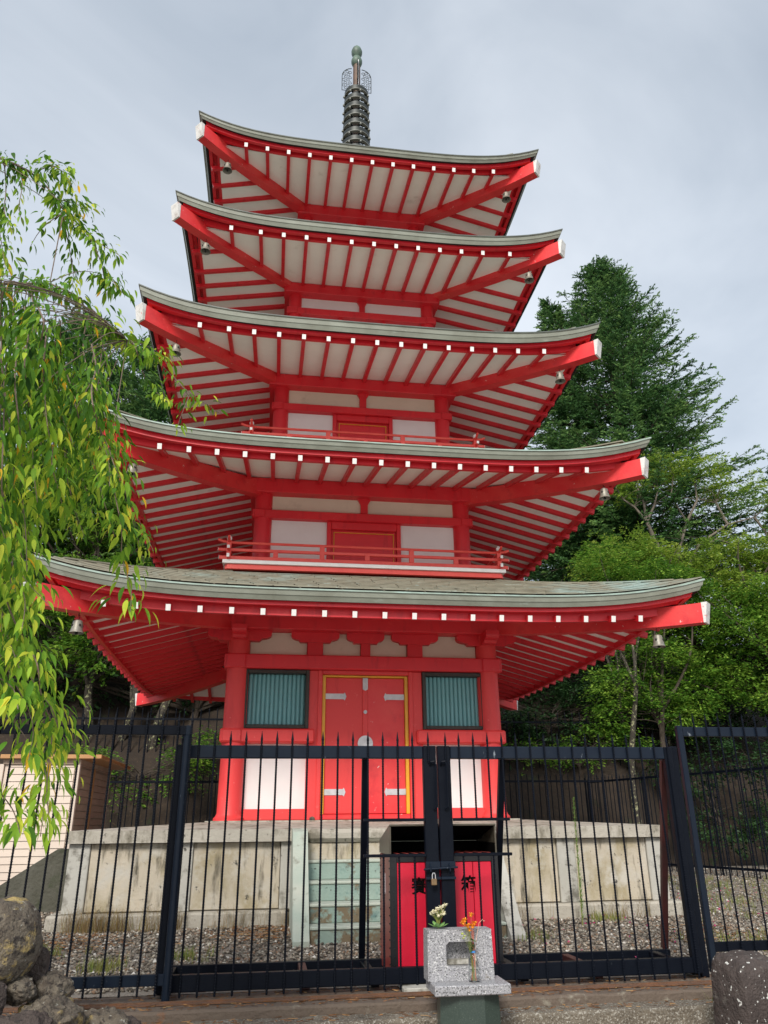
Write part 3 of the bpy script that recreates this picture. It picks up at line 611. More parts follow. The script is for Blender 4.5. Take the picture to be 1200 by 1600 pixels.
# pebbles, dry grass, litter
def pebbles(name, n, fx, size, mt, seed, tintf=None, flat=.6):
    r = np.random.default_rng(seed); P = fx(r, n); n = len(P)
    base = np.array([(1, 0, 0), (0, 1, 0), (-1, 0, 0), (0, -1, 0), (0, 0, 1), (0, 0, -1), ], float)
    T = np.array([(0, 1, 4), (1, 2, 4), (2, 3, 4), (3, 0, 4), (1, 0, 5), (2, 1, 5), (3, 2, 5), (0, 3, 5)])
    sc = r.uniform(.55, 1.35, (n, 1)) * size * np.stack([r.uniform(.8, 1.4, n), r.uniform(.7, 1.1, n), r.uniform(.35, .8, n) * flat / .6], 1)
    V = base[None] * sc[:, None, :] * r.uniform(.75, 1.2, (n, 6, 1)); th = r.uniform(0, 2 * PI, n); c, s = np.cos(th), np.sin(th)
    x = V[:, :, 0] * c[:, None] - V[:, :, 1] * s[:, None]; y = V[:, :, 0] * s[:, None] + V[:, :, 1] * c[:, None]
    tl = r.uniform(-.4, .4, (n, 1)); V = np.stack([x, y, V[:, :, 2] + x * tl], 2) + P[:, None, :]
    F = (T[None] + np.arange(n)[:, None, None] * 6).reshape(-1, 3); ti = np.repeat(r.uniform(0, 1, n) ** 1.1, 6)
    return npmesh(name, V.reshape(-1, 3), F, mt, ti)
def inplat(x, y): return (abs(x) < 3.35) & (y > -3.45) & (y < 3.6)
def yard(r, n):
    k = int(n * .62); x = np.concatenate([r.uniform(-4.4, 4.6, k), r.uniform(3.2, 9.5, n - k)]); y = np.concatenate([r.uniform(-5.98, -3.2, k), r.uniform(-6, 5, n - k)])
    ok = ~inplat(x, y); x, y = x[ok], y[ok]; return np.array([(a, c, hill(a, c) + .006) for a, c in zip(x, y)])
obj('gravel', pebbles('gravel', 42000, yard, .017, L_peb, 11), kind='stuff', label='loose grey and brown gravel around the pagoda platform', cat='gravel')
def left_yard(r, n):
    x = r.uniform(-5.2, -3.4, n); y = r.uniform(-5.5, 1, n); return np.array([(a, c, hill(a, c) + .006) for a, c in zip(x, y)])
obj('gravel', pebbles('gravel_left', 5000, left_yard, .018, L_peb, 12), kind='stuff', label='gravel and litter beside the left end of the platform', cat='gravel')
def blades(name, P, h, wd, mt, seed, per=7, lean=.5, tint=(0, 1)):
    r = np.random.default_rng(seed); n = len(P) * per; P = np.repeat(np.array(P), per, 0); P = P + np.stack([r.normal(0, .03, n), r.normal(0, .03, n), np.zeros(n)], 1)
    th = r.uniform(0, 2 * PI, n); hh = h * r.uniform(.4, 1.25, n); ln = r.uniform(.1, lean, n) * hh; d = np.stack([np.cos(th), np.sin(th), 0 * th], 1); s = np.stack([-np.sin(th), np.cos(th), 0 * th], 1) * wd
    up = np.array([0, 0, 1.])
    A = P - s; B = P + s; C = P + d * ln[:, None] * .35 + up * hh[:, None] * .6; T = P + d * ln[:, None] + up * hh[:, None]
    V = np.stack([A, B, C + s * .7, C - s * .7, T], 1).reshape(-1, 3); o = np.arange(n)[:, None] * 5
    F = np.concatenate([o + [0, 1, 2], o + [0, 2, 3], o + [3, 2, 4]]); return npmesh(name, V, F, mt, np.repeat(r.uniform(*tint, n), 5))
r_ = random.Random(5)
P = []
for _ in range(150):
    x = r_.gauss(r_.choice([-3.1, -2.75, -2.3, -2.9]), .13); y = -3.47 - abs(r_.gauss(0, .10)); P.append((x, y, hill(x, y)))
for _ in range(60):
    x = r_.choice([-1.6, -.9, 2.5, 1.4, 2.9]) + r_.gauss(0, .12); y = -3.47 - abs(r_.gauss(0, .06)); P.append((x, y, hill(x, y)))
obj('dry_grass', blades('dry_grass', P, .24, .0016, L_dry, 3, 6, 1.3, (0, .75)), kind='stuff', label='dry straw coloured grass along the foot of the platform', cat='dry grass')
P = []
for cx, cy, s_, n in ((-2.55, -5.2, .10, 30), (-1.9, -4.9, .08, 20), (2.4, -3.65, .10, 26), (1.25, -4.6, .1, 14), (5.2, -2.5, .9, 120), (6.0, .5, 1.0, 120), (4.4, -4.2, .6, 60), (-3.1, -4.7, .15, 14), (3.3, -5.2, .5, 40), (1.95, -6.7, .05, 8)):
    for _ in range(n):
        x = r_.gauss(cx, s_); y = r_.gauss(cy, s_)
        if not (abs(x) < 3.4 and y > -3.45 and y < 3.5): P.append((x, y, hill(x, y) if y > -6 else .80))
obj('weeds', blades('weeds', P, .09, .003, L_dry, 8, 8, .9, (.7, 1)), kind='stuff', label='low green weeds scattered through the gravel', cat='weeds')
P = [(r_.uniform(1.2, 7), r_.uniform(-5.8, -.5)) for _ in range(260)]; P = [(x, y, hill(x, y) + .035) for x, y in P if not (abs(x) < 3.4 and y > -3.4)]
obj('pink_wildflowers', pebbles('pink_wildflowers', len(P), lambda r, n: np.array(P), .014, L_pink, 21), kind='stuff', label='tiny pink wildflowers dotted over the right side gravel', cat='wildflowers')
def litter(r, n):
    x = r.uniform(-3.6, 4, n); y = r.choice([-6.55, -6.72, -6.2, -7.0, -6.5], n) + r.normal(0, .07, n)
    z = np.where(y < -6.8, [hill(a, c) + .006 for a, c in zip(x, y)], np.where(y < -6.62, .808, .87)); return np.stack([x, y, z], 1)
def sticks(name, P, ln, wd, mt, seed):
    r = np.random.default_rng(seed); n = len(P); th = r.uniform(0, 2 * PI, n); l = ln * r.uniform(.3, 1.5, n)[:, None]; d = np.stack([np.cos(th), np.sin(th) * .6, r.normal(0, .06, n)], 1) * l; s = np.stack([-np.sin(th), np.cos(th), 0 * th], 1) * wd
    V = np.stack([P - d - s, P + d - s, P + d + s + [0, 0, .003], P - d + s + [0, 0, .003]], 1).reshape(-1, 3); return npmesh(name, V, np.arange(4 * n).reshape(-1, 4), mt, np.repeat(r.uniform(0, 1, n), 4))
rr_ = np.random.default_rng(4)
def yard_litter(r, n):
    c = r.choice(4, n); cx = np.array([-1.35, -1.25, -3.0, 3.0])[c]; cy = np.array([-4.1, -3.75, -4.2, -4.6])[c]; x = cx + r.normal(0, .28, n); y = cy + r.normal(0, .22, n); y = np.minimum(y, -3.5)
    return np.stack([x, y, [hill(a, b_) + .022 for a, b_ in zip(x, y)]], 1)
obj('fallen_leaves', sticks('fallen_leaves', yard_litter(np.random.default_rng(9), 1500), .018, .005, L_litter, 16), kind='stuff', label='reddish brown fallen leaves drifted on the gravel by the steps', cat='litter')
obj('fallen_needles', sticks('fallen_needles', litter(rr_, 2600), .022, .0016, L_litter, 6), kind='stuff', label='rusty fallen pine needles and twigs on the kerb and ledge', cat='litter')

# ================================================================== PLATFORM AND STEPS
pl = thing('stone_platform', 'raised weathered concrete platform under the pagoda with panelled sides', 'platform')
HW = 3.36
def slope_top(x0, x1, y0, y1, z0, ze, zi, name, m):
    b = MB(); b.add([(x0, y0, z0), (x1, y0, z0), (x1, y1, z0), (x0, y1, z0), (x0, y0, ze), (x1, y0, ze), (x1, y1, zi), (x0, y1, zi)], [(0, 3, 2, 1), (4, 5, 6, 7), (0, 1, 5, 4), (1, 2, 6, 5), (2, 3, 7, 6), (3, 0, 4, 7)]); return b.build(name, m, pl)
b = MB(); b.add([(-HW, -3.4, 1.80), (HW, -3.4, 1.80), (HW, 3.4, 1.80), (-HW, 3.4, 1.80), (-HW, -3.4, 1.925), (HW, -3.4, 1.925), (HW, 3.4, 1.925), (-HW, 3.4, 1.925), (-2.1, -2.1, 2.0), (2.1, -2.1, 2.0), (2.1, 2.1, 2.0), (-2.1, 2.1, 2.0)],
    [(0, 3, 2, 1), (0, 1, 5, 4), (1, 2, 6, 5), (2, 3, 7, 6), (3, 0, 4, 7), (4, 5, 9, 8), (5, 6, 10, 9), (6, 7, 11, 10), (7, 4, 8, 11), (8, 9, 10, 11)]); b.build('cap_slab', M_conccap, pl)
b = MB(); b.box(-2.05, 2.05, -2.05, 2.05, 1.9, 2.016); b.build('pagoda_footing', M_conccap, pl)
b = MB(); b.box(-3.25, 3.25, -3.28, 3.28, .7, 1.80); b.build('wall_core', M_conc, pl)
for q in range(4):
    fx = [(-3.12, -2.17), (-2.05, -1.12), (1.20, 2.03), (2.25, 3.12)] if q == 0 else [(-3.12, -2.1), (-2.0, -1.05), (-.95, .95), (1.05, 2.0), (2.1, 3.12)]
    for x0, x1 in fx: side('wall_slab', M_conc, pl, x0, x1, -3.315, -3.281, 1.14, 1.795, .006, (q,))
    for x0, x1 in ([(-3.34, -3.125), (-2.165, -2.055), (-1.115, -.985), (1.05, 1.195), (2.035, 2.245), (3.125, 3.34)] if q == 0 else [(-3.34, -3.125), (-2.095, -2.005), (-1.045, -.955), (.955, 1.045), (2.005, 2.095), (3.125, 3.34)]):
        side('pier', M_pillar, pl, x0, x1, -3.34, -3.281, 1.13, 1.798, .008, (q,))
for x0, x1 in ((-3.43, -1.02), (1.05, 3.43)): side('plinth', M_conccap, pl, x0, x1, -3.47, -3.285, .80, 1.13, .02, (0,))
side('plinth', M_conccap, pl, -3.43, 3.43, -3.47, -3.285, .80, 1.13, .02, (1, 2, 3))
stp = thing('stone_steps', 'short flight of worn pale green painted concrete steps up to the platform', 'steps')
yb = -3.402
b = MB(); b.cbox(-.845, 1.045, -3.62, yb, 1.79, 1.922, .04); b.build('landing_nosing', M_conccap, stp)
b = MB(); b.cbox(-.842, 1.042, -3.56, yb, .85, 1.788, .004); b.build('landing_riser', M_conc, stp)
zt = [1.62, 1.435, 1.255, 1.085]
for i, z in enumerate(zt):
    y0 = -3.72 - .26 * i; b = MB(); b.cbox(-.84, 1.04, y0, -3.563, .80 if i == 3 else zt[i + 1] + .001, z - .03, .006); b.cbox(-.842, 1.042, y0 - .012, -3.563, z - .029, z, .008, 1); b.build('step', [M_step, M_tread], stp)
for x0, x1 in ((-1.005, -.85), (1.05, 1.20)):
    b = MB(); vs = []
    for x in (x0, x1): vs += [(x, -3.402, .75), (x, -4.60, .75), (x, -4.60, .98), (x, -4.50, 1.06), (x, -3.75, 1.90), (x, -3.60, 1.93), (x, -3.402, 1.93)]
    b.add(vs, [tuple(range(7)), tuple(range(13, 6, -1))] + [(i, i + 7, (i + 1) % 7 + 7, (i + 1) % 7) for i in range(7)]); b.build('cheek_wall', M_tread if x0 < 0 else M_pillar, stp)

# ================================================================== GATE AND FENCES
def bar_mesh(name, z0, z1, tip=True, ribs=True, r=.0078):
    prof = []
    z = z0
    while z < z1 - (.09 if tip else 0):
        if ribs: prof += [(r * .93, z), (r * .93, z + .009), (r * 1.18, z + .0125), (r * 1.18, z + .0145)]
        else: prof += [(r, z)]
        z += .018 if ribs else .3
    zt = z1 - (.075 if tip else 0); prof.append((r, zt))
    if tip: prof += [(r * 1.35, zt + .012), (r * .95, zt + .03), (.0012, z1)]
    else: prof.append((r * .9, zt + .002))
    b = MB(); b.lathe(prof, n=6); return b.mesh(name, M_iron)
ME_bar = bar_mesh('bar', .875, 2.655); ME_bartop = bar_mesh('bar', 2.00, 2.655); ME_barlow = bar_mesh('bar', .875, 1.75, False); ME_stub = bar_mesh('bar', 2.42, 2.655)
def gate(x0, x1, sgn, label):
    """x0..x1 span; sgn=-1: meeting stile at the right end"""
    g = thing('gate_leaf', label, 'gate', group='double gate in front of the pagoda')
    yF = -6.25; m0, m1 = (x1 - .105, x1) if sgn < 0 else (x0, x0 + .105)      # meeting stile
    e0, e1 = (x0, x0 + .07) if sgn < 0 else (x1 - .07, x1)
    b = MB(); b.cbox(x0 + (.072 if sgn < 0 else .107), x1 - (.107 if sgn < 0 else .072), yF - .03, yF + .03, 2.452, 2.548, .006); b.build('top_rail', M_ironworn, g)
    b = MB(); b.cbox(x0 + .072 if sgn < 0 else x0 + .107, x1 - .107 if sgn < 0 else x1 - .072, yF - .03, yF + .03, .905, 1.01, .006); b.build('bottom_rail', M_iron, g)
    b = MB(); b.cbox(m0, m1, yF - .03, yF + .03, .90, 2.55, .006); b.build('meeting_stile', M_iron, g)
    b = MB(); b.cbox(e0, e1, yF - .03, yF + .03, .90, 2.55, .006); b.build('end_stile', M_iron, g)
    # deep base frame behind
    b = MB(); b.cbox(x0 - .05 * (sgn < 0), x1 + .14 * (sgn > 0), -5.50, -5.44, .875, .955, .005); b.build('back_rail', M_iron, g)
    for xx in ((x0 + .03, -.96, -.46) if sgn < 0 else (.66, 1.24, x1 - .03)):
        b = MB(); b.cbox(xx - .03, xx + .03, -6.218, -5.502, .885, .95, .004); b.build('cross_piece', M_ironred if xx in (-.96, 1.24) else M_iron, g)
    for xx, mm in (((x0 + .035, M_iron), (-.53, M_iron)) if sgn < 0 else ((.60, M_iron), (x1 - .035, M_ironred))):
        b = MB(); b.beam([(xx + (.06 if abs(xx) < 1 else .15 if xx > 0 else -.06), -5.47, .957), (xx, -6.195, 2.451)], .05, .04, up=(0, 1, .4)); b.build('brace', mm, g)
    # bars, with a slot left for the offering box
    sp = .119; n = int((x1 - x0 - .09) / sp); cut0, cut1 = (-.52, -.10) if sgn < 0 else (.17, .555)
    for i in range(n + 1):
        x = (x0 + .045 + i * sp) if sgn < 0 else (x1 - .045 - i * sp)
        if m0 - .012 < x < m1 + .012: continue
        if cut0 < x < cut1: obj('bar', ME_bartop, g, (x, yF - .040, 0)); obj('bar', ME_barlow, g, (x, yF - .040, 0))
        else: obj('bar', ME_bar, g, (x, yF - .040, 0))
    obj('bar', ME_stub, g, ((m0 + m1) / 2 + .012 * sgn, yF - .040, 0))
    cx0, cx1 = (-.555, m0) if sgn < 0 else (m1, .60)
    for zc in (2.0, 1.75):
        b = MB(); b.cbox(cx0, cx1, yF - .052, yF - .028, zc - .011, zc + .011, .003); b.build('slot_bar', M_iron, g)
    hx = m0 + .085 if sgn < 0 else m1 - .085
    hx = (m0 + m1) / 2 + (.03 if sgn < 0 else -.0)
    b = MB(); b.tube([(hx - .03, yF - .035, 2.40), (hx - .025, yF - .055, 2.425), (hx, yF - .06, 2.43), (hx + .012, yF - .06, 2.40), (hx + .012, yF - .06, 2.09), (hx - .01, yF - .045, 2.075)], .0085, 6); b.build('pull_handle', M_iron, g)
    return g, (m0, m1)
gl, ml = gate(-1.995, .028, -1, 'left leaf of the black iron gate, ending at the round post')
gr, mr_ = gate(.040, 2.045, 1, 'right leaf of the black iron gate with a reddish slanted brace at its outer end')
for pm, g in ((ml, gl), (mr_, gr)):
    b = MB(); b.cbox(pm[0] - .004, pm[1] + .004, -6.300, -6.281, 1.655, 1.705, .003); b.cbox(pm[0] - .004, pm[1] + .004, -6.300, -6.281, 1.58, 1.60, .003); b.build('latch_plate', M_ironworn, g)
b = MB(); b.tube([(-.10, -6.315, 1.652), (.16, -6.315, 1.665)], .008, 8)
for x in (-.05, .10): b.tube([(x, -6.30, 1.69), (x, -6.33, 1.67), (x, -6.33, 1.64), (x, -6.30, 1.62)], .005, 6)
b.build('slide_bolt', M_ironworn, gl)
pk = thing('padlock', 'small brass padlock hanging from the slide bolt where the gate leaves meet', 'padlock', (-.03, -6.335, 1.59), .3)
b = MB(); b.cbox(-.021, .021, -.011, .011, -.045, .0, .004); b.build('lock_body', mat('tarnished_brass', (.36, .24, .12), .45, var=(.22, .14, .08), vs=20, metal=.6), pk)
b = MB(); b.tube([(-.013, 0, -.002), (-.013, 0, .025), (-.007, 0, .038), (.007, 0, .038), (.013, 0, .025), (.013, 0, -.002)], .0035, 6); b.build('shackle', M_steel, pk)

ME_pbar = bar_mesh('bar', .91, 2.78)
fp = thing('fence_panel', 'black iron fence panel left of the gate with spear tips and a round end post', 'fence', group='fence panels flanking the gate')
for i in range(24): obj('bar', ME_pbar, fp, (-1.985 - .117 * i, -6.39, 0))
b = MB(); b.cbox(-4.8, -1.925, -6.378, -6.338, 2.612, 2.682, .004); b.build('top_rail', M_iron, fp)
b = MB(); b.cbox(-1.93, -1.885, -6.381, -6.335, 2.610, 2.684, .004); b.build('rail_joint', M_steel if False else M_ironworn, fp)
b = MB(); b.cbox(-4.8, -1.93, -6.376, -6.34, .965, 1.035, .004); b.build('bottom_rail', M_ironworn, fp)
b = MB(); b.lathe([(.028, .865), (.028, 2.61)], (-1.915, -6.36), 20); b.build('round_post', M_ironworn, fp, smooth=True)
obj('bar', ME_pbar, fp, (-1.885, -6.395, 0))
f2 = thing('fence_panel', 'black iron fence panel right of the gate rising behind the stone post', 'fence', group='fence panels flanking the gate')
ME_rbar = bar_mesh('bar', .95, 2.865)
for i in range(26): obj('bar', ME_rbar, f2, (2.30 + .118 * i, -6.03, 0))
b = MB(); b.cbox(2.262, 5.4, -6.018, -5.978, 2.665, 2.745, .004); b.build('top_rail', M_ironworn, f2)
b = MB(); b.cbox(2.262, 5.4, -6.016, -5.98, 1.00, 1.07, .004); b.build('bottom_rail', M_iron, f2)
b = MB(); b.cbox(2.235, 2.285, -6.07, -6.02, .865, 2.75, .005); b.build('end_post', M_ironworn, f2)
b = MB(); b.cbox(2.06, 2.125, -6.22, -6.155, .865, 2.56, .005); b.build('gate_post', M_iron, f2)

# thinner fences behind the pagoda
def far_fence(A, B, zb, zt, sp, label, rails, r=.011, posts=2.0, parent=None):
    t = thing('iron_fence', label, 'fence'); A = Vector(A); B = Vector(B); Ln = (B - A).length; d = (B - A) / Ln; n = int(Ln / sp); ang = math.atan2(d.y, d.x)
    bb = MB(); bb.lathe([(r, zb), (r, zt - .08), (r * 1.3, zt - .06), (.002, zt)], n=5); me = bb.mesh('bar', M_iron)
    for i in range(n + 1):
        p = A + d * sp * i; obj('bar', me, t, (p.x, p.y, p.z))
    for zr in rails:
        b = MB(); b.beam([(A.x, A.y, A.z + zr), (B.x, B.y, B.z + zr)], .04, .045); b.build('rail', M_ironworn if zr == rails[0] and A.z > 1 else M_iron, t)
    k = 0
    while k <= Ln:
        p = A + d * k; b = MB(); b.cbox(p.x - .016, p.x + .016, p.y - .016 + .04, p.y + .016 + .04, p.z + zb - .2, p.z + zt - .1, .004); b.build('post', M_iron, t); k += posts
    return t
far_fence((-8, 5.35, 0), (6.4, 5.35, 0), 1.0, 3.0, .14, 'long dark iron fence along the foot of the bank behind the pagoda', (2.80, 1.2))
far_fence((6.45, 6.3, 0), (8.25, -1.2, 0), .95, 2.98, .135, 'dark iron fence running back along the right side of the gravel yard', (2.82, 1.10))
far_fence((-9, 7.3, 0), (11, 7.3, 0), 3.15, 4.65, .20, 'tall dark iron fence up on top of the bank behind the pagoda', (4.35,), .013)
# grey picket fence on the hilltop
t = thing('picket_fence', 'weathered wooden picket fence on the hilltop above the lowest roof', 'fence')
for i in range(30):
    x = 7.9 + i * .135; z = hill(x, 13.9) - .1; b = MB(); lx = r_.uniform(-.03, .03); b.beam([(x, 13.9, z), (x + lx, 13.9, z + r_.uniform(.95, 1.15))], .035, .03, up=(0, 1, 0)); b.build('picket', M_bamboo, t)
b = MB(); b.beam([(7.8, 13.94, hill(8, 13.9) + .55), (12, 13.94, hill(12, 13.9) + .55)], .03, .05); b.build('rail', M_bamboo, t)

# ================================================================== OFFERING BOX
ob = thing('offering_box', 'red and black steel offering box with an open hood behind the gate', 'offering box')
X0, X1, Y0, Y1 = -.315, .560, -6.02, -5.42
b = MB(); b.cbox(X0 + .004, X1 - .004, Y0 + .02, Y1, .91, 1.74, .004); b.build('box_body', M_boxside, ob)
for x0, x1, z0, z1 in ((X0, X0 + .055, .90, 1.742), (X1 - .055, X1, .90, 1.742), (X0 + .055, X1 - .055, .90, .965), (X0 + .055, X1 - .055, 1.69, 1.742)):
    b = MB(); b.cbox(x0, x1, Y0 - .006, Y0 + .02, z0, z1, .003); b.build('corner_iron', M_blackpaint, ob)
nb = 5; wd = (X1 - X0 - .11) / nb
for i in range(nb):
    b = MB(); b.cbox(X0 + .055 + wd * i + .002, X0 + .055 + wd * (i + 1) - .002, Y0 + .002, Y0 + .02, .967, 1.688, .003); b.build('front_plank', M_boxred, ob)
b = MB()
for i in range(15):
    for x in (X0 + .028, X1 - .028): b.lathe([(.006, .93 + .055 * i), (.0045, .93 + .055 * i)], (x, Y0 - .008), 6)
for i in range(15):
    z = .93 + .055 * i
    for x in (X0 + .028, X1 - .028): b.box(x - .005, x + .005, Y0 - .010, Y0 - .006, z - .005, z + .005)
    b.box(X0 - .003, X0 + .004, Y0 + .04, Y0 + .05, z - .005, z + .005); b.box(X0 - .003, X0 + .004, Y1 - .05, Y1 - .04, z - .005, z + .005)
b.build('rivets', M_blackpaint, ob, kind='stuff')
b = MB(); b.cbox(X0 - .004, X0 + .004, -5.75, -5.71, 1.45, 1.60, .002); b.build('side_plate', M_steel, ob)
b = MB(); hx0, hx1 = X0 + .0, X1 - .0       # hood
for x0, x1 in ((hx0, hx0 + .012), (hx1 - .012, hx1)):
    vs = [(x, y, z) for x in (x0, x1) for y, z in ((Y0 + .01, 1.745), (Y0 + .01, 1.955), (Y1, 1.83), (Y1, 1.745))]; b.add(vs, [(0, 1, 2, 3), (7, 6, 5, 4)] + [(i, i + 4, (i + 1) % 4 + 4, (i + 1) % 4) for i in range(4)])
b.add([(hx0, Y0, 1.955), (hx1, Y0, 1.955), (hx1, Y1, 1.83), (hx0, Y1, 1.83), (hx0, Y0, 1.968), (hx1, Y0, 1.968), (hx1, Y1, 1.843), (hx0, Y1, 1.843)], [(0, 3, 2, 1), (4, 5, 6, 7), (0, 1, 5, 4), (1, 2, 6, 5), (2, 3, 7, 6), (3, 0, 4, 7)])
b.build('hood', M_boxhood, ob)
b = MB(); b.add([(hx0 + .013, Y0 + .01, 1.951), (hx1 - .013, Y0 + .01, 1.951), (hx1 - .013, Y1 - .031, 1.833), (hx0 + .013, Y1 - .031, 1.833)], [(0, 1, 2, 3)]); b.box(hx1 - .0165, hx1 - .0125, Y0 + .012, Y1 - .03, 1.747, 1.825)
b.build('hood_ceiling', M_mattblack, ob)
b = MB(); b.box(hx0 + .013, hx1 - .013, Y1 - .03, Y1 - .01, 1.745, 1.83); b.box(hx0 + .013, hx1 - .013, Y0 + .03, Y1 - .03, 1.742, 1.747)
b.box(hx0 + .0125, hx0 + .0165, Y0 + .012, Y1 - .03, 1.747, 1.825); b.build('hood_lining', M_mattblack, ob)
for i in range(11):
    x = hx0 + .06 + i * .075; b = MB(); b.cbox(x, x + .03, Y0 + .07, Y1 - .04, 1.7475, 1.753, .002); b.build('grating_slat', M_boxside, ob)
# painted characters on the front
def glyph(ch, x, z, size, yf, parent):
    cu = bpy.data.curves.new('character', 'FONT'); cu.body = ch; cu.size = size; cu.align_x = 'CENTER'; cu.offset = size * .020; cu.extrude = .0006; cu.resolution_u = 3
    o = bpy.data.objects.new('character', cu); COL.objects.link(o); o.rotation_euler = (PI / 2, 0, 0); bpy.context.view_layer.update()
    me = bpy.data.meshes.new_from_object(o.evaluated_get(bpy.context.evaluated_depsgraph_get())); bpy.data.objects.remove(o); me.materials.clear(); me.materials.append(M_mattblack)
    o = bpy.data.objects.new('character', me); COL.objects.link(o); o.parent = parent; o.location = (x, yf, z); o.rotation_euler = (PI / 2, 0, 0)
glyph('賽', -.085, 1.475, .125, Y0 + .0005, ob); glyph('銭', .118, 1.475, .125, Y0 + .0005, ob); glyph('箱', .312, 1.482, .125, Y0 + .0005, ob)

b = MB(); b.cbox(-.28, .10, -6.40, -6.10, .864, .90, .006); b.build('concrete_block', M_pillar, label='pale concrete block wedged under the gate left of the granite stand', cat='block')

# ================================================================== GRANITE FLOWER STAND
fs = thing('granite_stand', 'grey granite offering stand on a dark green pedestal in front of the gate', 'stand')
b = MB(); b.cbox(-.205, .285, -7.13, -6.83, .975, 1.033, .006); b.build('shelf', M_gran, fs)
# upright block with a rounded opening
b = MB(); bx0, bx1, bz0, bz1, y0, y1 = -.225, .215, 1.034, 1.325, -6.985, -6.84
ox0, ox1, oz0, oz1, cc = -.095, .10, 1.115, 1.255, .018
O = [(bx0 + .006, bz0), (ox0, bz0), (ox1, bz0), (bx1 + .004, bz0), (bx1 + .004, oz0), (bx1, oz1), (bx1 - .002, bz1), (ox1, bz1), (ox0, bz1), (bx0 + .01, bz1), (bx0 + .008, oz1), (bx0 + .006, oz0)]
I = [(ox0 + cc, oz0), (ox1 - cc, oz0), (ox1, oz0 + cc), (ox1, oz1 - cc), (ox1 - cc, oz1), (ox0 + cc, oz1), (ox0, oz1 - cc), (ox0, oz0 + cc)]
vs = [(x, y0, z) for x, z in O + I] + [(x, y1, z) for x, z in O + I]; no = 12; tot = 20
F = [(1, 2, 13, 12), (2, 3, 4, 13), (4, 14, 13), (4, 5, 15, 14), (5, 16, 15), (5, 6, 7, 16), (7, 8, 17, 16), (8, 9, 10, 17), (10, 18, 17), (10, 11, 19, 18), (11, 12, 19), (11, 0, 1, 12)]
F = F + [tuple(i + tot for i in f[::-1]) for f in F] + [(i, i + tot, (i + 1) % 12 + tot, (i + 1) % 12) for i in range(12)] + [(12 + i, 12 + (i + 1) % 8, 12 + (i + 1) % 8 + tot, 12 + i + tot) for i in range(8)]
b.add(vs, F); b.build('upright_block', M_gran, fs)
b = MB(); b.box(-.11, .115, -6.862, -6.845, 1.10, 1.27); b.build('niche_back', M_gran, fs)
b = MB(); b.cbox(-.085, .095, -6.93, -6.87, 1.117, 1.145, .003); b.build('niche_sill', M_pillar, fs)
b = MB(); vs = []
for z, s_ in ((.60, 1.06), (.974, 1.0)):
    for i in range(8):
        th = (i + .5) * PI / 4; vs.append((.04 + .205 * s_ * math.cos(th), -6.97 + .12 * s_ * math.sin(th), z))
b.add(vs, [(i, (i + 1) % 8, (i + 1) % 8 + 8, i + 8) for i in range(8)] + [tuple(range(7, -1, -1)), tuple(range(8, 16))]); b.build('pedestal', M_grandk, fs)
# bottle with orange flowers
M_glass = bpy.data.materials.new('clear_plastic'); M_glass.use_nodes = True; _b = M_glass.node_tree.nodes['Principled BSDF']; _b.inputs['Transmission Weight'].default_value = 1; _b.inputs['Roughness'].default_value = .04; _b.inputs['IOR'].default_value = 1.3; _b.inputs['Base Color'].default_value = (.93, .95, .93, 1)
M_water = mat('water_in_bottle', (.70, .68, .48), .1); M_stem = mat('green_stems', (.16, .22, .05), .6, var=(.24, .22, .05), vs=20); M_orange = mat('orange_petals', (.85, .38, .02), .6, var=(.75, .25, .02), vs=30)
M_ivory = mat('ivory_petals', (.72, .68, .48), .6, var=(.60, .55, .36), vs=30); M_blue = mat('blue_bottle_ring', (.06, .25, .60), .4)
M_lf = mat('stand_plant_leaf', (.10, .26, .05), .5, var=(.16, .34, .08), vs=20); M_redst = mat('reddish_stems', (.55, .13, .06), .6)
bt = thing('flower_bottle', 'clear plastic bottle holding orange flowers on the granite shelf', 'bottle', (.068, -7.045, 1.034))
b = MB(); b.lathe([(.028, 0), (.034, .004), (.034, .05), (.032, .06), (.034, .07), (.034, .10), (.030, .13), (.018, .155), (.0135, .165), (.0135, .185)], n=20, cap=False); b.build('bottle_body', M_glass, bt, smooth=True)
b = MB(); b.lathe([(.0155, .166), (.0155, .176)], n=16); b.build('neck_ring', M_blue, bt)
def blob(b, c, r, m=0, sq=.7, n=6, rings=4):
    prof = [(max(r * math.sin(PI * i / rings), .0006), c[2] + r * sq * -math.cos(PI * i / rings)) for i in range(rings + 1)]; b.lathe(prof, (c[0], c[1]), n, m, cap=False)
def flower_head(b, c, r, pet=7, m=0, seed=0):
    q_ = random.Random(seed)
    for i in range(pet):
        th = 2 * PI * i / pet + q_.uniform(-.2, .2); el = q_.uniform(.0, .9); d = Vector((math.cos(th) * math.cos(el), math.sin(th) * math.cos(el), math.sin(el))); s_ = d.cross(Vector((0, 0, 1))).normalized(); C = Vector(c); rr = r * q_.uniform(.8, 1.15)
        b.add([C, C + d * rr * .6 + s_ * rr * .32, C + d * rr, C + d * rr * .6 - s_ * rr * .32], [(0, 1, 2, 3)], m)
    blob(b, c, r * .3, m)
q_ = random.Random(3); heads = [(-.045, .0, .345), (.0, .01, .375), (-.03, -.01, .315), (.005, 0, .31), (-.015, .01, .29), (.02, .01, .325), (-.055, .01, .33)]
for i, h in enumerate(heads):
    b = MB(); b.tube([(q_.uniform(-.01, .01), q_.uniform(-.01, .01), .01), (h[0] * .25, h[1], .17), (h[0] * .8, h[1], h[2] - .02), h], .0016, 5, m=0); flower_head(b, h, .027, 10, 1, i); flower_head(b, (h[0], h[1], h[2] + .010), .019, 8, 1, i + 40); blob(b, h, .010, 1); b.build('orange_flower', [M_redst if i % 2 else M_stem, M_orange], bt)
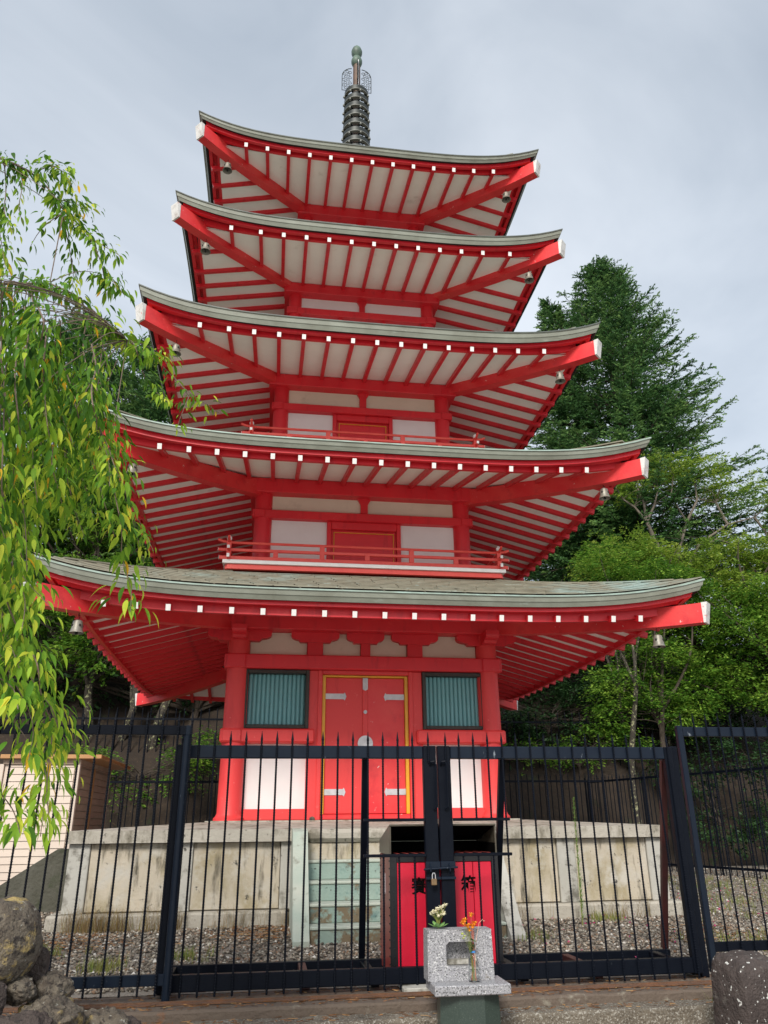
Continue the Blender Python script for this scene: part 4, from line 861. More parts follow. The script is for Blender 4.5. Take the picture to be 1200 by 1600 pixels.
b = MB(); b.tube([(.005, 0, .02), (.012, 0, .17), (.03, 0, .26), (.05, 0, .335), (.075, 0, .355), (.082, 0, .345)], .0014, 5); flower_head(b, (.084, 0, .345), .011, 5, 1, 9); b.build('bent_stem', [mat('pink_stem', (.70, .42, .30), .6), M_ivory], bt)
b = MB(); b.tube([(0, 0, .02), (-.02, 0, .18), (-.06, 0, .27)], .0012, 5); blob(b, (-.065, 0, .275), .010, 1); blob(b, (-.05, .0, .262), .008, 1); blob(b, (-.06, 0, .25), .007, 1); b.build('bud_stem', [M_stem, mat('yellow_green_bud', (.36, .42, .08), .6)], bt)
b = MB()
for i in range(26):
    th = q_.uniform(0, 2 * PI); z = q_.uniform(.175, .24); d = Vector((math.cos(th), math.sin(th), q_.uniform(-.4, .6))).normalized(); s_ = d.cross(Vector((0, 0, 1))).normalized(); C = Vector((0, 0, z)); l_ = q_.uniform(.02, .042)
    b.add([C, C + d * l_ * .5 + s_ * l_ * .25, C + d * l_, C + d * l_ * .5 - s_ * l_ * .25], [(0, 1, 2, 3)])
b.build('bottle_leaves', mat('dark_fern_leaf', (.07, .16, .035), .5), bt)
wf = thing('white_flowers', 'cluster of ivory white flowers growing from the left of the granite stand', 'flowers', (-.125, -6.90, 1.326))
for i in range(22):
    th = q_.uniform(0, 2 * PI); r__ = q_.uniform(.01, .068); h = (r__ * math.cos(th) + .012, r__ * math.sin(th) * .6, .095 + q_.uniform(-.02, .045)); b = MB(); b.tube([(0, 0, 0), (h[0] * .3, h[1] * .3, .05), h], .0018, 5); flower_head(b, h, .021, 8, 1, i + 70); blob(b, h, .011, 1); b.build('flower', [M_stem, M_ivory], wf)
for i in range(7):
    th = i * .9; d = Vector((math.cos(th), math.sin(th) * .6, .35)).normalized(); s_ = d.cross(Vector((0, 0, 1))).normalized(); C = Vector((0, 0, .004)); l_ = .075
    b = MB(); b.add([C, C + d * l_ * .35 + s_ * .020, C + d * l_ * .75 + s_ * .014, C + d * l_, C + d * l_ * .75 - s_ * .014, C + d * l_ * .35 - s_ * .017, C + d * l_ * .5 + Vector((0, 0, -.006))], [(0, 1, 6), (1, 2, 6), (2, 3, 6), (3, 4, 6), (4, 5, 6), (5, 0, 6)]); b.build('leaf', mat('pale_leaf', (.22, .42, .12), .5) if i == 0 else bpy.data.materials['pale_leaf'], wf)

# ================================================================== SHED, MOSSY WALL, STONES
sh = thing('garden_shed', 'cream sided garden shed with an orange brown roof edge left of the platform', 'shed')
sx0, sx1, sy0, sy1, sz0, sz1 = -4.86, -3.87, -1.0, 1.25, 1.05, 2.76
b = MB(); b.box(sx0 + .02, sx1 - .02, sy0 + .02, sy1 - .02, sz0, sz1); b.build('shed_core', M_siding, sh)
k = 0; z = sz0
while z < sz1 - .02:
    z1 = min(z + .093, sz1 - .01); b = MB()
    x0, x1 = sx0 + .06, sx1 - .06
    b.add([(x0, sy0 + .018, z), (x1, sy0 + .018, z), (x0, sy0 - .004, z), (x1, sy0 - .004, z), (x0, sy0 + .008, z1 - .006), (x1, sy0 + .008, z1 - .006), (x0, sy0 + .018, z1), (x1, sy0 + .018, z1)], [(0, 2, 3, 1), (2, 4, 5, 3), (4, 6, 7, 5), (0, 6, 4, 2), (1, 3, 5, 7)])
    b.build('siding_board', M_siding, sh)
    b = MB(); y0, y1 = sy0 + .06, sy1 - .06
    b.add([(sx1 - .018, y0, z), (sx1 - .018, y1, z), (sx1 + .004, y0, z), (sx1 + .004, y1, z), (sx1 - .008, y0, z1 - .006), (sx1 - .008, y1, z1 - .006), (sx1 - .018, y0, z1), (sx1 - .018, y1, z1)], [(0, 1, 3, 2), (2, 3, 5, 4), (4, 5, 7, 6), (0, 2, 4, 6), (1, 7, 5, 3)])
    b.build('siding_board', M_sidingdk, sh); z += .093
for x, y in ((sx0, sy0), (sx1, sy0), (sx1, sy1)):
    b = MB(); b.cbox(x - .045, x + .012, y - .012 if y < 0 else y - .06, y + .06 if y < 0 else y, sz0, sz1, .004); b.build('corner_trim', M_siding, sh)
b = MB(); b.cbox(sx1 - .01, sx1 + .014, .0, .05, sz0, sz1, .003); b.build('side_batten', M_shedtrim, sh)
b = MB(); b.cbox(sx0 + .5, sx0 + .53, sy0 - .012, sy0, sz0, sz1, .003); b.build('joint_strip', M_siding, sh)
b = MB(); b.cbox(sx0 - .03, sx1 + .30, sy0 - .10, sy1 + .1, sz1 + .065, sz1 + .12, .006); b.build('shed_roof', M_shedtrim, sh)
b = MB(); b.box(sx0, sx1 + .02, sy0 - .02, sy1, sz1, sz1 + .064); b.build('roof_frieze', M_sidingdk, sh)
b = MB(); b.prism([(-6.5, .9), (-3.62, .9), (-3.62, 1.70), (-3.9, 1.70), (-4.55, 1.28), (-5.2, 1.02), (-6.5, 1.0)], -1.45, -1.25); b.build('sloping_wall', M_moss, label='dark mossy sloping wall between the shed and the platform', cat='wall')

def rock(name, c, s, seed, m, label, cat='rock', group=None, flat=None, sub=5, amp=.22, freq=1.4, parent=None):
    from mathutils import noise
    me = bpy.data.meshes.new(name); import bmesh; bm = bmesh.new(); bmesh.ops.create_icosphere(bm, subdivisions=sub, radius=1)
    off = Vector((seed * 3.7, seed * 1.3, seed * .7))
    for v in bm.verts:
        p = v.co.copy(); k = 1 + amp * noise.noise(p * freq + off) + amp * .5 * (abs(noise.noise(p * freq * 2.5 + off)) * 2 - .5) + amp * .22 * noise.noise(p * freq * 7 + off) + amp * .10 * noise.noise(p * freq * 17 + off)
        p = p * k
        if flat:
            for ax in (0, 1, 2):
                f_ = flat[ax]; p[ax] = f_ * math.tanh(p[ax] / f_ * 1.25)
        v.co = Vector((p.x * s[0], p.y * s[1], p.z * s[2]))
    bm.to_mesh(me); bm.free(); me.materials.append(m)
    me.polygons.foreach_set('use_smooth', [True] * len(me.polygons)); me.update()
    return obj(name, me, None, c, seed * .8, label, cat, group)
G = 'stacked boulders at the left edge'
rock('boulder', (-2.80, -7.35, 1.36), (.265, .25, .25), 1, M_rock, 'large rounded boulder with yellow lichen, topmost at the left edge', 'boulder', G, amp=.09)
rock('boulder', (-2.575, -7.2, 1.215), (.082, .08, .115), 2, M_rockdk, 'small pointed dark brown stone leaning beside the big round boulder', 'boulder', G, amp=.24, flat=(.8, .8, 1.4))
rock('boulder', (-2.74, -7.56, 1.13), (.15, .12, .12), 3, M_rockdk, 'square cut dark grey stone directly below the round boulder', 'boulder', G, flat=(.75, .75, .75))
rock('boulder', (-2.60, -7.40, 1.135), (.085, .08, .065), 4, M_rock, 'small brown stone wedged between square stone and the pile', 'boulder', G, amp=.22)
rock('boulder', (-2.47, -7.22, 1.09), (.12, .10, .105), 5, M_rock, 'grey domed stone right of the pointed stone in the pile', 'boulder', G, amp=.22)
rock('boulder', (-2.43, -7.42, .97), (.22, .17, .14), 6, M_rock, 'broad mottled stone at the front of the pile', 'boulder', G, amp=.26)
rock('boulder', (-2.17, -7.20, .90), (.16, .12, .105), 7, M_rock, 'long low stone at the right end of the pile beside the kerb', 'boulder', G, amp=.26)
rock('boulder', (-2.52, -7.66, .96), (.18, .13, .12), 8, M_rockdk, 'dark purple brown stone with one white spot low in the pile', 'boulder', G, amp=.24)
rock('boulder', (-2.72, -7.72, .99), (.13, .11, .10), 9, M_rock, 'blocky grey stone at the bottom left corner', 'boulder', G, flat=(.8, .8, .8))
rock('boulder', (-2.03, -7.12, .86), (.09, .07, .075), 10, M_rockdk, 'small dark stone at the right tip of the pile', 'boulder', G, amp=.26)
rock('boulder', (-2.55, -7.40, .72), (.55, .38, .22), 11, M_rockdk, 'large dark stone carrying the pile from underneath', 'boulder', G, amp=.26)
rock('stone_post', (1.80, -7.28, .78), (.27, .24, .52), 12, M_rockdot, 'squat dark stone post speckled with white lichen at the right end of the kerb', 'stone post', None, flat=(.78, .78, .86), amp=.16)
rock('boulder', (1.95, -7.66, .66), (.22, .18, .40), 13, M_rockdk, 'dark brown boulder leaning in front of the speckled stone post', 'boulder', None, flat=(.9, .9, .95), amp=.2)
rock('stone', (-1.62, -6.98, .70), (.075, .06, .075), 15, M_kerb, 'small squared stone set against the kerb below the round fence post', 'stone', None, flat=(.8, .8, .8))
rock('stone', (-.71, -1.97, 2.03), (.04, .035, .03), 17, M_rock, 'small brown stone lying on the platform beside the door', 'stone', None, sub=3)
# tall feathery weed against the platform
t = thing('tall_weed', 'tall slender bright green weed growing before the right side of the platform', 'weed', (1.98, -4.05, .97))
b = MB(); b.tube([(0, 0, 0), (.01, 0, .6), (.03, 0, 1.25)], [.006, .004, .0015], 5); b.build('stem', M_stem, t)
b = MB()
for i in range(520):
    h = q_.uniform(.08, 1.25); th = q_.uniform(0, 2 * PI); el = q_.uniform(.1, .9); l_ = .075 * (1 - .55 * h / 1.25) * q_.uniform(.6, 1.2); d = Vector((math.cos(th) * math.cos(el), math.sin(th) * math.cos(el), math.sin(el))); s_ = d.cross(Vector((0, 0, 1))).normalized() * .0035; C = Vector((.01 + .015 * h, 0, h))
    b.add([C - s_, C + s_, C + d * l_], [(0, 1, 2)])
b.build('leaves', mat('weed_green', (.20, .38, .07), .6, var=(.12, .28, .05), vs=9), t, kind='stuff')

# cherry strands: (points, leaf scale, leaf density, twig radius)
STRANDS=[([[-3.37,-8.64,5.89],[-3.27,-8.53,6.01],[-2.97,-8.78,5.69],[-2.96,-8.53,5.87],[-2.86,-8.51,5.78],[-2.65,-8.83,5.35],[-2.7,-8.35,5.66],[-2.49,-8.73,5.23],[-2.41,-8.71,5.08],[-2.45,-8.37,5.1]],1.25,1.0,0.009),
([[-2.63,-8.85,5.29],[-2.71,-8.82,5.27],[-2.78,-8.76,5.22],[-2.87,-8.6,5.23]],1.2,0.5,0.003),
([[-2.95,-8.58,5.84],[-2.72,-8.91,5.59],[-2.81,-8.45,5.99],[-2.66,-8.72,5.63]],1.2,1,0.004),
([[-2.67,-8.85,5.39],[-2.73,-8.4,5.79],[-2.55,-8.64,5.52]],1.2,1,0.003),
([[-3.07,-8.74,5.77],[-3.1,-8.56,5.73],[-3.0,-8.74,5.36],[-2.79,-9.05,4.95]],0.9,1,0.004),
([[-3.06,-8.55,5.92],[-2.91,-8.78,5.54],[-2.82,-8.99,5.15],[-2.8,-8.93,5.12]],0.9,0.8,0.004),
([[-2.63,-8.84,5.28],[-2.69,-8.5,5.37],[-2.67,-8.38,5.27],[-2.58,-8.62,4.95]],1.2,1,0.004),
([[-2.58,-8.41,5.5],[-2.43,-8.63,5.26],[-2.3,-8.71,5.13]],1.2,1,0.003),
([[-2.49,-8.36,5.26],[-2.29,-8.81,4.86],[-2.27,-8.67,4.89]],1.2,1,0.003),
([[-3.05,-8.95,5.3],[-3.16,-8.48,5.59],[-3.04,-8.59,5.25],[-2.84,-8.93,4.8]],1.2,1,0.004),
([[-3.04,-8.94,4.69],[-2.97,-8.66,4.9],[-2.63,-9.15,4.55],[-2.7,-8.65,4.94],[-2.47,-9.07,4.59],[-2.45,-8.83,4.72],[-2.39,-8.77,4.68],[-2.2,-9.12,4.34],[-2.21,-8.65,4.58],[-2.02,-9.1,4.22],[-1.97,-8.69,4.46]],1.2,1.1,0.009),
([[-2.01,-8.69,4.48],[-1.93,-8.57,4.38],[-1.79,-8.94,4.09],[-1.68,-8.5,4.23]],0.95,0.45,0.0025),
([[-1.86,-8.5,4.33],[-1.87,-8.65,4.13],[-1.86,-8.85,3.92]],0.95,0.6,0.0025),
([[-2.05,-9.14,4.2],[-2.05,-8.94,4.19],[-2.03,-8.68,4.25],[-1.87,-9.14,3.92]],0.95,0.9,0.003),
([[-2.43,-8.97,4.62],[-2.38,-8.75,4.64],[-2.19,-9.15,4.14],[-2.2,-8.94,4.04]],0.95,1,0.004),
([[-2.74,-9.54,4.23],[-2.62,-9.73,3.89],[-2.66,-9.56,3.81],[-2.75,-9.32,3.75],[-2.72,-9.28,3.58],[-2.57,-9.55,3.28],[-2.46,-9.73,3.04],[-2.52,-9.51,2.96]],0.9,1.07,0.0035),
([[-2.77,-9.35,4.18],[-2.7,-9.4,3.92],[-2.79,-9.11,3.86],[-2.84,-8.96,3.71],[-2.71,-9.11,3.42],[-2.55,-9.41,3.11],[-2.54,-9.35,2.94],[-2.62,-9.06,2.83]],0.97,0.74,0.0035),
([[-2.69,-9.48,4.08],[-2.68,-9.42,3.93],[-2.77,-9.15,3.89],[-2.8,-9.01,3.76],[-2.64,-9.27,3.45],[-2.52,-9.5,3.18],[-2.54,-9.38,3.07],[-2.63,-9.04,3.01]],1.05,0.72,0.0035),
([[-2.57,-9.77,3.94],[-2.56,-9.79,3.76],[-2.65,-9.5,3.79],[-2.71,-9.31,3.73],[-2.55,-9.55,3.45],[-2.43,-9.79,3.2],[-2.45,-9.65,3.12],[-2.54,-9.31,3.1]],0.93,0.92,0.0035),
([[-2.73,-9.44,4.31],[-2.76,-9.31,4.22],[-2.85,-9.03,4.22],[-2.82,-9.01,4.05],[-2.69,-9.26,3.74],[-2.57,-9.42,3.5],[-2.66,-9.1,3.49],[-2.67,-8.96,3.38]],1.03,1.08,0.0035),
([[-2.91,-9.02,4.57],[-2.92,-8.86,4.37],[-2.99,-8.61,4.2],[-2.96,-8.55,3.93],[-2.75,-8.89,3.5],[-2.66,-9.02,3.2],[-2.71,-8.69,3.05],[-2.67,-8.58,2.83]],0.93,0.7,0.0035),
([[-2.4,-10.11,3.8],[-2.45,-9.94,3.71],[-2.53,-9.68,3.66],[-2.5,-9.67,3.45],[-2.33,-9.98,3.11],[-2.24,-10.11,2.89],[-2.33,-9.75,2.85],[-2.35,-9.63,2.71]],0.86,0.9,0.0035),
([[-2.55,-9.66,3.93],[-2.63,-9.43,3.94],[-2.7,-9.23,3.92],[-2.6,-9.38,3.69],[-2.47,-9.65,3.42],[-2.45,-9.61,3.33],[-2.55,-9.3,3.34],[-2.48,-9.35,3.19]],1.06,0.9,0.0035),
([[-2.84,-9.1,4.52],[-2.92,-8.86,4.47],[-2.94,-8.63,4.4],[-2.83,-8.84,4.06],[-2.66,-9.12,3.72],[-2.68,-9.01,3.59],[-2.77,-8.65,3.55],[-2.72,-8.7,3.35]],1.05,1.0,0.0035),
([[-2.89,-8.94,4.69],[-2.98,-8.6,4.7],[-2.92,-8.62,4.45],[-2.76,-8.93,4.05],[-2.67,-9.01,3.81],[-2.75,-8.73,3.75],[-2.75,-8.56,3.62],[-2.58,-8.9,3.3]],0.92,1.07,0.0035),
([[-2.43,-9.88,4.0],[-2.48,-9.72,3.86],[-2.34,-9.9,3.51],[-2.21,-10.16,3.17],[-2.19,-10.15,2.99],[-2.27,-9.8,2.94],[-2.22,-9.79,2.75],[-2.06,-10.15,2.5]],1.04,1.07,0.0035),
([[-2.47,-9.82,4.06],[-2.52,-9.6,3.96],[-2.41,-9.76,3.62],[-2.28,-10.02,3.26],[-2.23,-10.04,3.06],[-2.29,-9.82,2.95],[-2.32,-9.6,2.83],[-2.23,-9.79,2.59]],1.07,1.01,0.0035),
([[-2.67,-9.23,4.35],[-2.7,-9.12,4.26],[-2.62,-9.27,4.0],[-2.46,-9.58,3.67],[-2.47,-9.48,3.6],[-2.55,-9.2,3.6],[-2.57,-9.12,3.49],[-2.39,-9.49,3.21]],1.06,0.73,0.0035),
([[-2.68,-9.17,4.43],[-2.68,-9.12,4.19],[-2.55,-9.35,3.81],[-2.39,-9.62,3.45],[-2.43,-9.37,3.36],[-2.49,-9.14,3.24],[-2.42,-9.23,3.0],[-2.25,-9.59,2.72]],1.04,0.73,0.0035),
([[-2.85,-8.76,4.76],[-2.75,-8.84,4.47],[-2.65,-9.07,4.11],[-2.56,-9.2,3.84],[-2.63,-8.89,3.81],[-2.65,-8.71,3.69],[-2.49,-9.02,3.37],[-2.38,-9.19,3.14]],1.03,0.7,0.0035),
([[-2.45,-9.7,4.0],[-2.37,-9.78,3.76],[-2.26,-10.03,3.45],[-2.19,-10.11,3.26],[-2.28,-9.76,3.28],[-2.29,-9.66,3.17],[-2.15,-9.97,2.91],[-2.07,-10.14,2.72]],0.93,1.07,0.0035),
([[-2.7,-8.96,4.4],[-2.64,-9.07,4.14],[-2.45,-9.43,3.77],[-2.45,-9.4,3.63],[-2.53,-9.05,3.65],[-2.55,-8.96,3.52],[-2.43,-9.21,3.27],[-2.32,-9.45,3.04]],1.05,0.77,0.0035),
([[-2.43,-9.64,4.06],[-2.26,-9.98,3.7],[-2.21,-10.12,3.48],[-2.25,-9.91,3.49],[-2.32,-9.65,3.51],[-2.25,-9.76,3.33],[-2.12,-10.08,3.07],[-2.12,-10.0,3.01]],1.09,1.03,0.0035),
([[-2.58,-9.16,4.27],[-2.41,-9.5,3.89],[-2.36,-9.6,3.68],[-2.43,-9.3,3.7],[-2.48,-9.13,3.63],[-2.37,-9.31,3.39],[-2.24,-9.6,3.14],[-2.27,-9.39,3.09]],1.0,1.03,0.0035),
([[-2.69,-8.87,4.43],[-2.56,-9.14,4.12],[-2.47,-9.33,3.89],[-2.53,-9.04,3.94],[-2.55,-8.85,3.92],[-2.42,-9.16,3.64],[-2.34,-9.33,3.45],[-2.4,-9.0,3.49]],1.05,0.81,0.0035),
([[-2.64,-9.05,4.57],[-2.46,-9.41,4.17],[-2.44,-9.4,4.04],[-2.52,-9.15,4.06],[-2.56,-8.95,4.04],[-2.36,-9.35,3.69],[-2.31,-9.38,3.55],[-2.39,-9.0,3.61]],1.0,0.82,0.0035),
([[-2.71,-8.83,4.65],[-2.56,-9.15,4.28],[-2.51,-9.2,4.12],[-2.6,-8.79,4.23],[-2.6,-8.76,4.1],[-2.39,-9.19,3.74],[-2.38,-9.1,3.67],[-2.43,-8.74,3.71]],1.09,0.8,0.0035),
([[-2.33,-9.78,3.98],[-2.17,-10.09,3.67],[-2.22,-9.98,3.64],[-2.31,-9.61,3.77],[-2.27,-9.68,3.63],[-2.14,-10.02,3.35],[-2.11,-10.04,3.25],[-2.19,-9.67,3.34]],1.07,0.99,0.0035),
([[-2.22,-9.93,3.76],[-2.17,-10.05,3.56],[-2.21,-9.89,3.54],[-2.29,-9.57,3.6],[-2.17,-9.78,3.37],[-2.09,-10.03,3.14],[-2.1,-9.86,3.12],[-2.15,-9.55,3.13]],1.07,0.83,0.0035),
([[-2.63,-8.83,4.57],[-2.55,-9.0,4.34],[-2.61,-8.67,4.43],[-2.64,-8.51,4.41],[-2.55,-8.72,4.16],[-2.41,-9.0,3.9],[-2.47,-8.67,3.96],[-2.43,-8.58,3.89]],0.9,1.03,0.0035),
([[-2.44,-9.14,4.27],[-2.46,-9.05,4.15],[-2.53,-8.79,4.14],[-2.5,-8.71,4.01],[-2.33,-9.09,3.65],[-2.3,-9.1,3.5],[-2.36,-8.67,3.52],[-2.23,-8.91,3.28]],1.0,0.71,0.0035),
([[-2.49,-9.08,4.44],[-2.49,-9.0,4.3],[-2.56,-8.63,4.34],[-2.5,-8.68,4.11],[-2.36,-9.03,3.75],[-2.33,-8.99,3.6],[-2.39,-8.64,3.58],[-2.3,-8.74,3.37]],1.0,0.91,0.0035),
([[-2.33,-9.47,4.12],[-2.37,-9.3,4.13],[-2.45,-9.0,4.21],[-2.33,-9.21,3.97],[-2.21,-9.47,3.72],[-2.26,-9.14,3.8],[-2.26,-9.0,3.77],[-2.05,-9.47,3.44]],1.06,0.9,0.0035),
([[-2.4,-9.28,4.13],[-2.41,-9.14,4.07],[-2.48,-8.85,4.09],[-2.42,-8.91,3.91],[-2.24,-9.3,3.59],[-2.27,-9.03,3.58],[-2.26,-8.83,3.53],[-2.12,-9.22,3.25]],0.95,0.94,0.0035),
([[-2.38,-9.03,4.23],[-2.46,-8.69,4.33],[-2.44,-8.71,4.21],[-2.28,-9.09,3.88],[-2.26,-9.09,3.79],[-2.32,-8.67,3.9],[-2.19,-8.93,3.67],[-2.08,-9.01,3.54]],0.88,1.0,0.0035),
([[-2.32,-9.2,4.11],[-2.39,-8.95,4.17],[-2.4,-8.9,4.11],[-2.28,-9.23,3.83],[-2.21,-9.36,3.68],[-2.27,-8.95,3.81],[-2.28,-8.9,3.74],[-2.14,-9.29,3.48]],1.06,0.75,0.0035),
([[-2.24,-9.37,4.23],[-2.28,-9.28,4.16],[-2.19,-9.48,3.9],[-2.06,-9.77,3.6],[-2.11,-9.47,3.66],[-2.13,-9.28,3.64],[-1.98,-9.67,3.33],[-1.95,-9.75,3.19]],1.08,0.98,0.0035),
([[-2.27,-9.09,4.19],[-2.27,-9.08,4.11],[-2.14,-9.43,3.81],[-2.1,-9.5,3.7],[-2.17,-9.17,3.81],[-2.2,-9.04,3.79],[-2.07,-9.4,3.54],[-2.01,-9.47,3.43]],0.91,0.93,0.0035),
([[-2.15,-9.57,3.94],[-2.1,-9.61,3.81],[-2.05,-9.84,3.57],[-1.99,-10.0,3.4],[-2.04,-9.67,3.48],[-2.01,-9.59,3.43],[-1.89,-9.97,3.17],[-1.89,-9.74,3.19]],0.97,0.72,0.0035),
([[-2.05,-9.4,3.46],[-1.9,-9.81,3.09],[-1.89,-9.69,3.03],[-1.94,-9.45,3.01],[-1.86,-9.54,2.85],[-1.81,-9.79,2.69]],1.15,0.8,0.003),
([[-2.2,-9.47,3.67],[-2.2,-9.17,3.63],[-1.98,-9.65,3.15],[-2.0,-9.32,3.14]],1.0,1,0.003),
([[-2.22,-9.07,3.86],[-2.04,-9.41,3.45],[-1.96,-9.23,3.32],[-1.83,-9.32,3.08]],0.9,1,0.003),
([[-2.26,-9.07,4.19],[-2.11,-9.33,3.75],[-1.99,-9.41,3.4],[-1.89,-9.17,3.07]],0.9,0.8,0.003),
([[-2.27,-8.95,4.32],[-2.22,-9.11,4.01],[-2.14,-9.36,3.67],[-2.09,-9.35,3.48]],0.9,0.8,0.003),
([[-2.55,-10.01,3.91],[-2.33,-10.34,3.44],[-2.38,-9.98,3.27],[-2.23,-10.06,2.84],[-2.09,-10.12,2.56],[-2.09,-9.94,2.53],[-1.93,-10.35,2.39],[-1.97,-10.14,2.33],[-1.99,-9.88,2.29],[-1.93,-10.1,2.16],[-1.88,-10.29,2.06],[-1.86,-10.25,1.97]],0.95,1.25,0.004),
([[-2.6,-9.91,3.99],[-2.38,-10.24,3.51],[-2.38,-9.88,3.06],[-2.23,-9.96,2.64],[-2.08,-9.77,2.41],[-1.91,-10.22,2.29],[-1.94,-9.97,2.24],[-1.97,-9.75,2.19]],0.9,1,0.003),
([[-2.45,-10.21,3.76],[-2.24,-10.54,3.31],[-2.18,-10.55,2.86],[-2.27,-10.09,2.69],[-2.11,-10.31,2.39],[-2.05,-10.31,2.37],[-2.04,-10.17,2.36],[-1.91,-10.53,2.25]],1.1,1.3,0.003),
([[-2.45,-10.21,3.76],[-2.24,-10.54,3.31],[-2.24,-10.18,2.83],[-2.1,-10.26,2.48],[-1.99,-10.06,2.27],[-1.96,-10.2,2.19],[-1.9,-10.41,2.14]],1.0,1,0.002),
([[-2.45,-10.21,3.76],[-2.24,-10.54,3.31],[-2.13,-10.55,2.58],[-2.21,-10.09,2.38],[-2.06,-10.31,2.13],[-2.0,-10.31,2.08],[-2.0,-10.13,2.03],[-1.86,-10.53,1.97]],1.0,1.2,0.003),
([[-2.55,-10.01,3.91],[-2.33,-10.34,3.44],[-2.29,-9.98,2.75],[-2.15,-10.06,2.38],[-1.97,-9.95,2.15],[-1.89,-10.24,2.05],[-1.86,-10.35,1.96]],0.9,1.2,0.002),
([[-2.55,-10.01,3.91],[-2.33,-10.34,3.44],[-2.42,-9.98,3.47],[-2.26,-10.06,3.01],[-2.14,-10.0,2.75],[-2.06,-10.06,2.68],[-1.94,-10.29,2.57]],0.8,1,0.002),
([[-2.55,-10.01,3.91],[-2.33,-10.34,3.44],[-2.34,-10.31,3.32],[-2.41,-9.85,3.14],[-2.17,-10.23,2.71],[-2.17,-10.05,2.67],[-2.19,-9.87,2.59],[-1.99,-10.32,2.39]],0.95,1,0.003),
([[-2.55,-10.01,3.91],[-2.33,-10.34,3.44],[-2.44,-9.98,3.57],[-2.27,-10.06,3.1],[-2.1,-10.32,2.73],[-2.2,-9.85,2.81],[-2.04,-10.19,2.61],[-1.99,-10.35,2.49]],0.95,1,0.003),
([[-2.32,-10.05,3.18],[-2.41,-9.56,3.25],[-2.21,-9.91,2.93],[-2.16,-9.83,2.8],[-2.22,-9.6,2.72]],0.95,1.2,0.003),
([[-4.33,-8.83,4.88],[-4.1,-8.98,4.55],[-4.31,-8.56,4.62],[-4.19,-8.63,4.34],[-3.8,-9.03,3.91],[-3.91,-8.76,3.86],[-4.0,-8.54,3.76]],1.0,0.8,0.004),
([[-3.96,-9.19,4.49],[-3.95,-9.07,4.34],[-4.11,-8.74,4.3],[-3.78,-9.05,3.89],[-3.6,-9.17,3.62],[-3.77,-8.81,3.57],[-3.63,-8.87,3.33]],1.0,0.8,0.004),
([[-3.41,-9.82,4.01],[-3.64,-9.44,4.14],[-3.6,-9.4,4.0],[-3.29,-9.76,3.64],[-3.26,-9.71,3.53],[-3.45,-9.35,3.58],[-3.23,-9.59,3.33]],1.0,0.8,0.004),
([[-4.14,-8.9,4.9],[-4.28,-8.52,4.79],[-3.94,-8.81,4.23],[-3.69,-9.02,3.79],[-3.82,-8.63,3.65],[-3.67,-8.66,3.32],[-3.42,-8.96,2.94]],1.0,0.8,0.004),
([[-4.25,-8.71,5.09],[-4.29,-8.5,4.9],[-3.91,-8.87,4.32],[-3.78,-8.88,4.03],[-3.91,-8.55,3.9],[-3.73,-8.66,3.57],[-3.42,-9.0,3.18]],1.0,0.8,0.004),
([[-4.03,-8.9,4.83],[-3.78,-9.09,4.43],[-3.51,-9.35,4.02],[-3.65,-9.01,4.0],[-3.59,-8.94,3.8],[-3.36,-9.23,3.45],[-3.27,-9.23,3.25]],1.0,0.8,0.004),
([[-4.37,-8.39,5.36],[-4.1,-8.66,4.85],[-3.88,-8.79,4.5],[-4.05,-8.38,4.49],[-3.92,-8.46,4.17],[-3.57,-8.85,3.74],[-3.61,-8.68,3.59]],1.0,0.8,0.004),
([[-4.08,-8.7,4.9],[-3.68,-9.11,4.32],[-3.68,-8.95,4.16],[-3.77,-8.67,4.05],[-3.51,-8.94,3.66],[-3.3,-9.16,3.34],[-3.44,-8.72,3.27]],1.0,0.8,0.004),
([[-3.47,-9.54,4.47],[-3.21,-9.79,3.98],[-3.35,-9.42,3.94],[-3.31,-9.34,3.7],[-3.0,-9.71,3.26],[-2.96,-9.61,3.06],[-3.06,-9.31,2.92]],1.0,0.8,0.004),
([[-3.76,-9.07,4.87],[-3.72,-8.95,4.6],[-3.82,-8.64,4.44],[-3.52,-8.91,3.94],[-3.3,-9.11,3.53],[-3.4,-8.79,3.37],[-3.31,-8.73,3.1]],1.0,0.8,0.004),
([[-3.24,-9.73,4.22],[-3.3,-9.52,4.09],[-3.35,-9.26,3.96],[-3.08,-9.57,3.51],[-2.93,-9.71,3.2],[-3.08,-9.24,3.14],[-2.97,-9.35,2.86]],1.0,0.8,0.004),
([[-2.86,-10.19,3.71],[-3.05,-9.78,3.81],[-2.9,-9.91,3.54],[-2.65,-10.23,3.19],[-2.79,-9.86,3.21],[-2.81,-9.75,3.09],[-2.57,-10.1,2.81]],1.0,0.8,0.004),
([[-3.51,-9.24,4.7],[-3.62,-8.98,4.68],[-3.34,-9.28,4.25],[-3.17,-9.43,3.96],[-3.33,-9.03,4.01],[-3.25,-9.06,3.8],[-2.95,-9.47,3.42]],1.0,0.8,0.004),
([[-3.79,-8.7,4.91],[-3.8,-8.53,4.69],[-3.48,-8.88,4.15],[-3.36,-8.9,3.85],[-3.47,-8.56,3.72],[-3.25,-8.75,3.37],[-3.05,-9.01,3.03]],1.0,0.8,0.004),
([[-3.25,-9.51,4.46],[-3.02,-9.77,4.08],[-2.83,-10.0,3.77],[-2.96,-9.68,3.83],[-2.96,-9.57,3.74],[-2.66,-9.99,3.36],[-2.7,-9.84,3.3]],1.0,0.8,0.004),
([[-3.82,-8.56,5.32],[-3.45,-8.95,4.58],[-3.38,-8.87,4.25],[-3.44,-8.51,4.06],[-3.27,-8.69,3.6],[-3.0,-8.99,3.16],[-3.07,-8.64,2.94]],1.0,0.8,0.004),
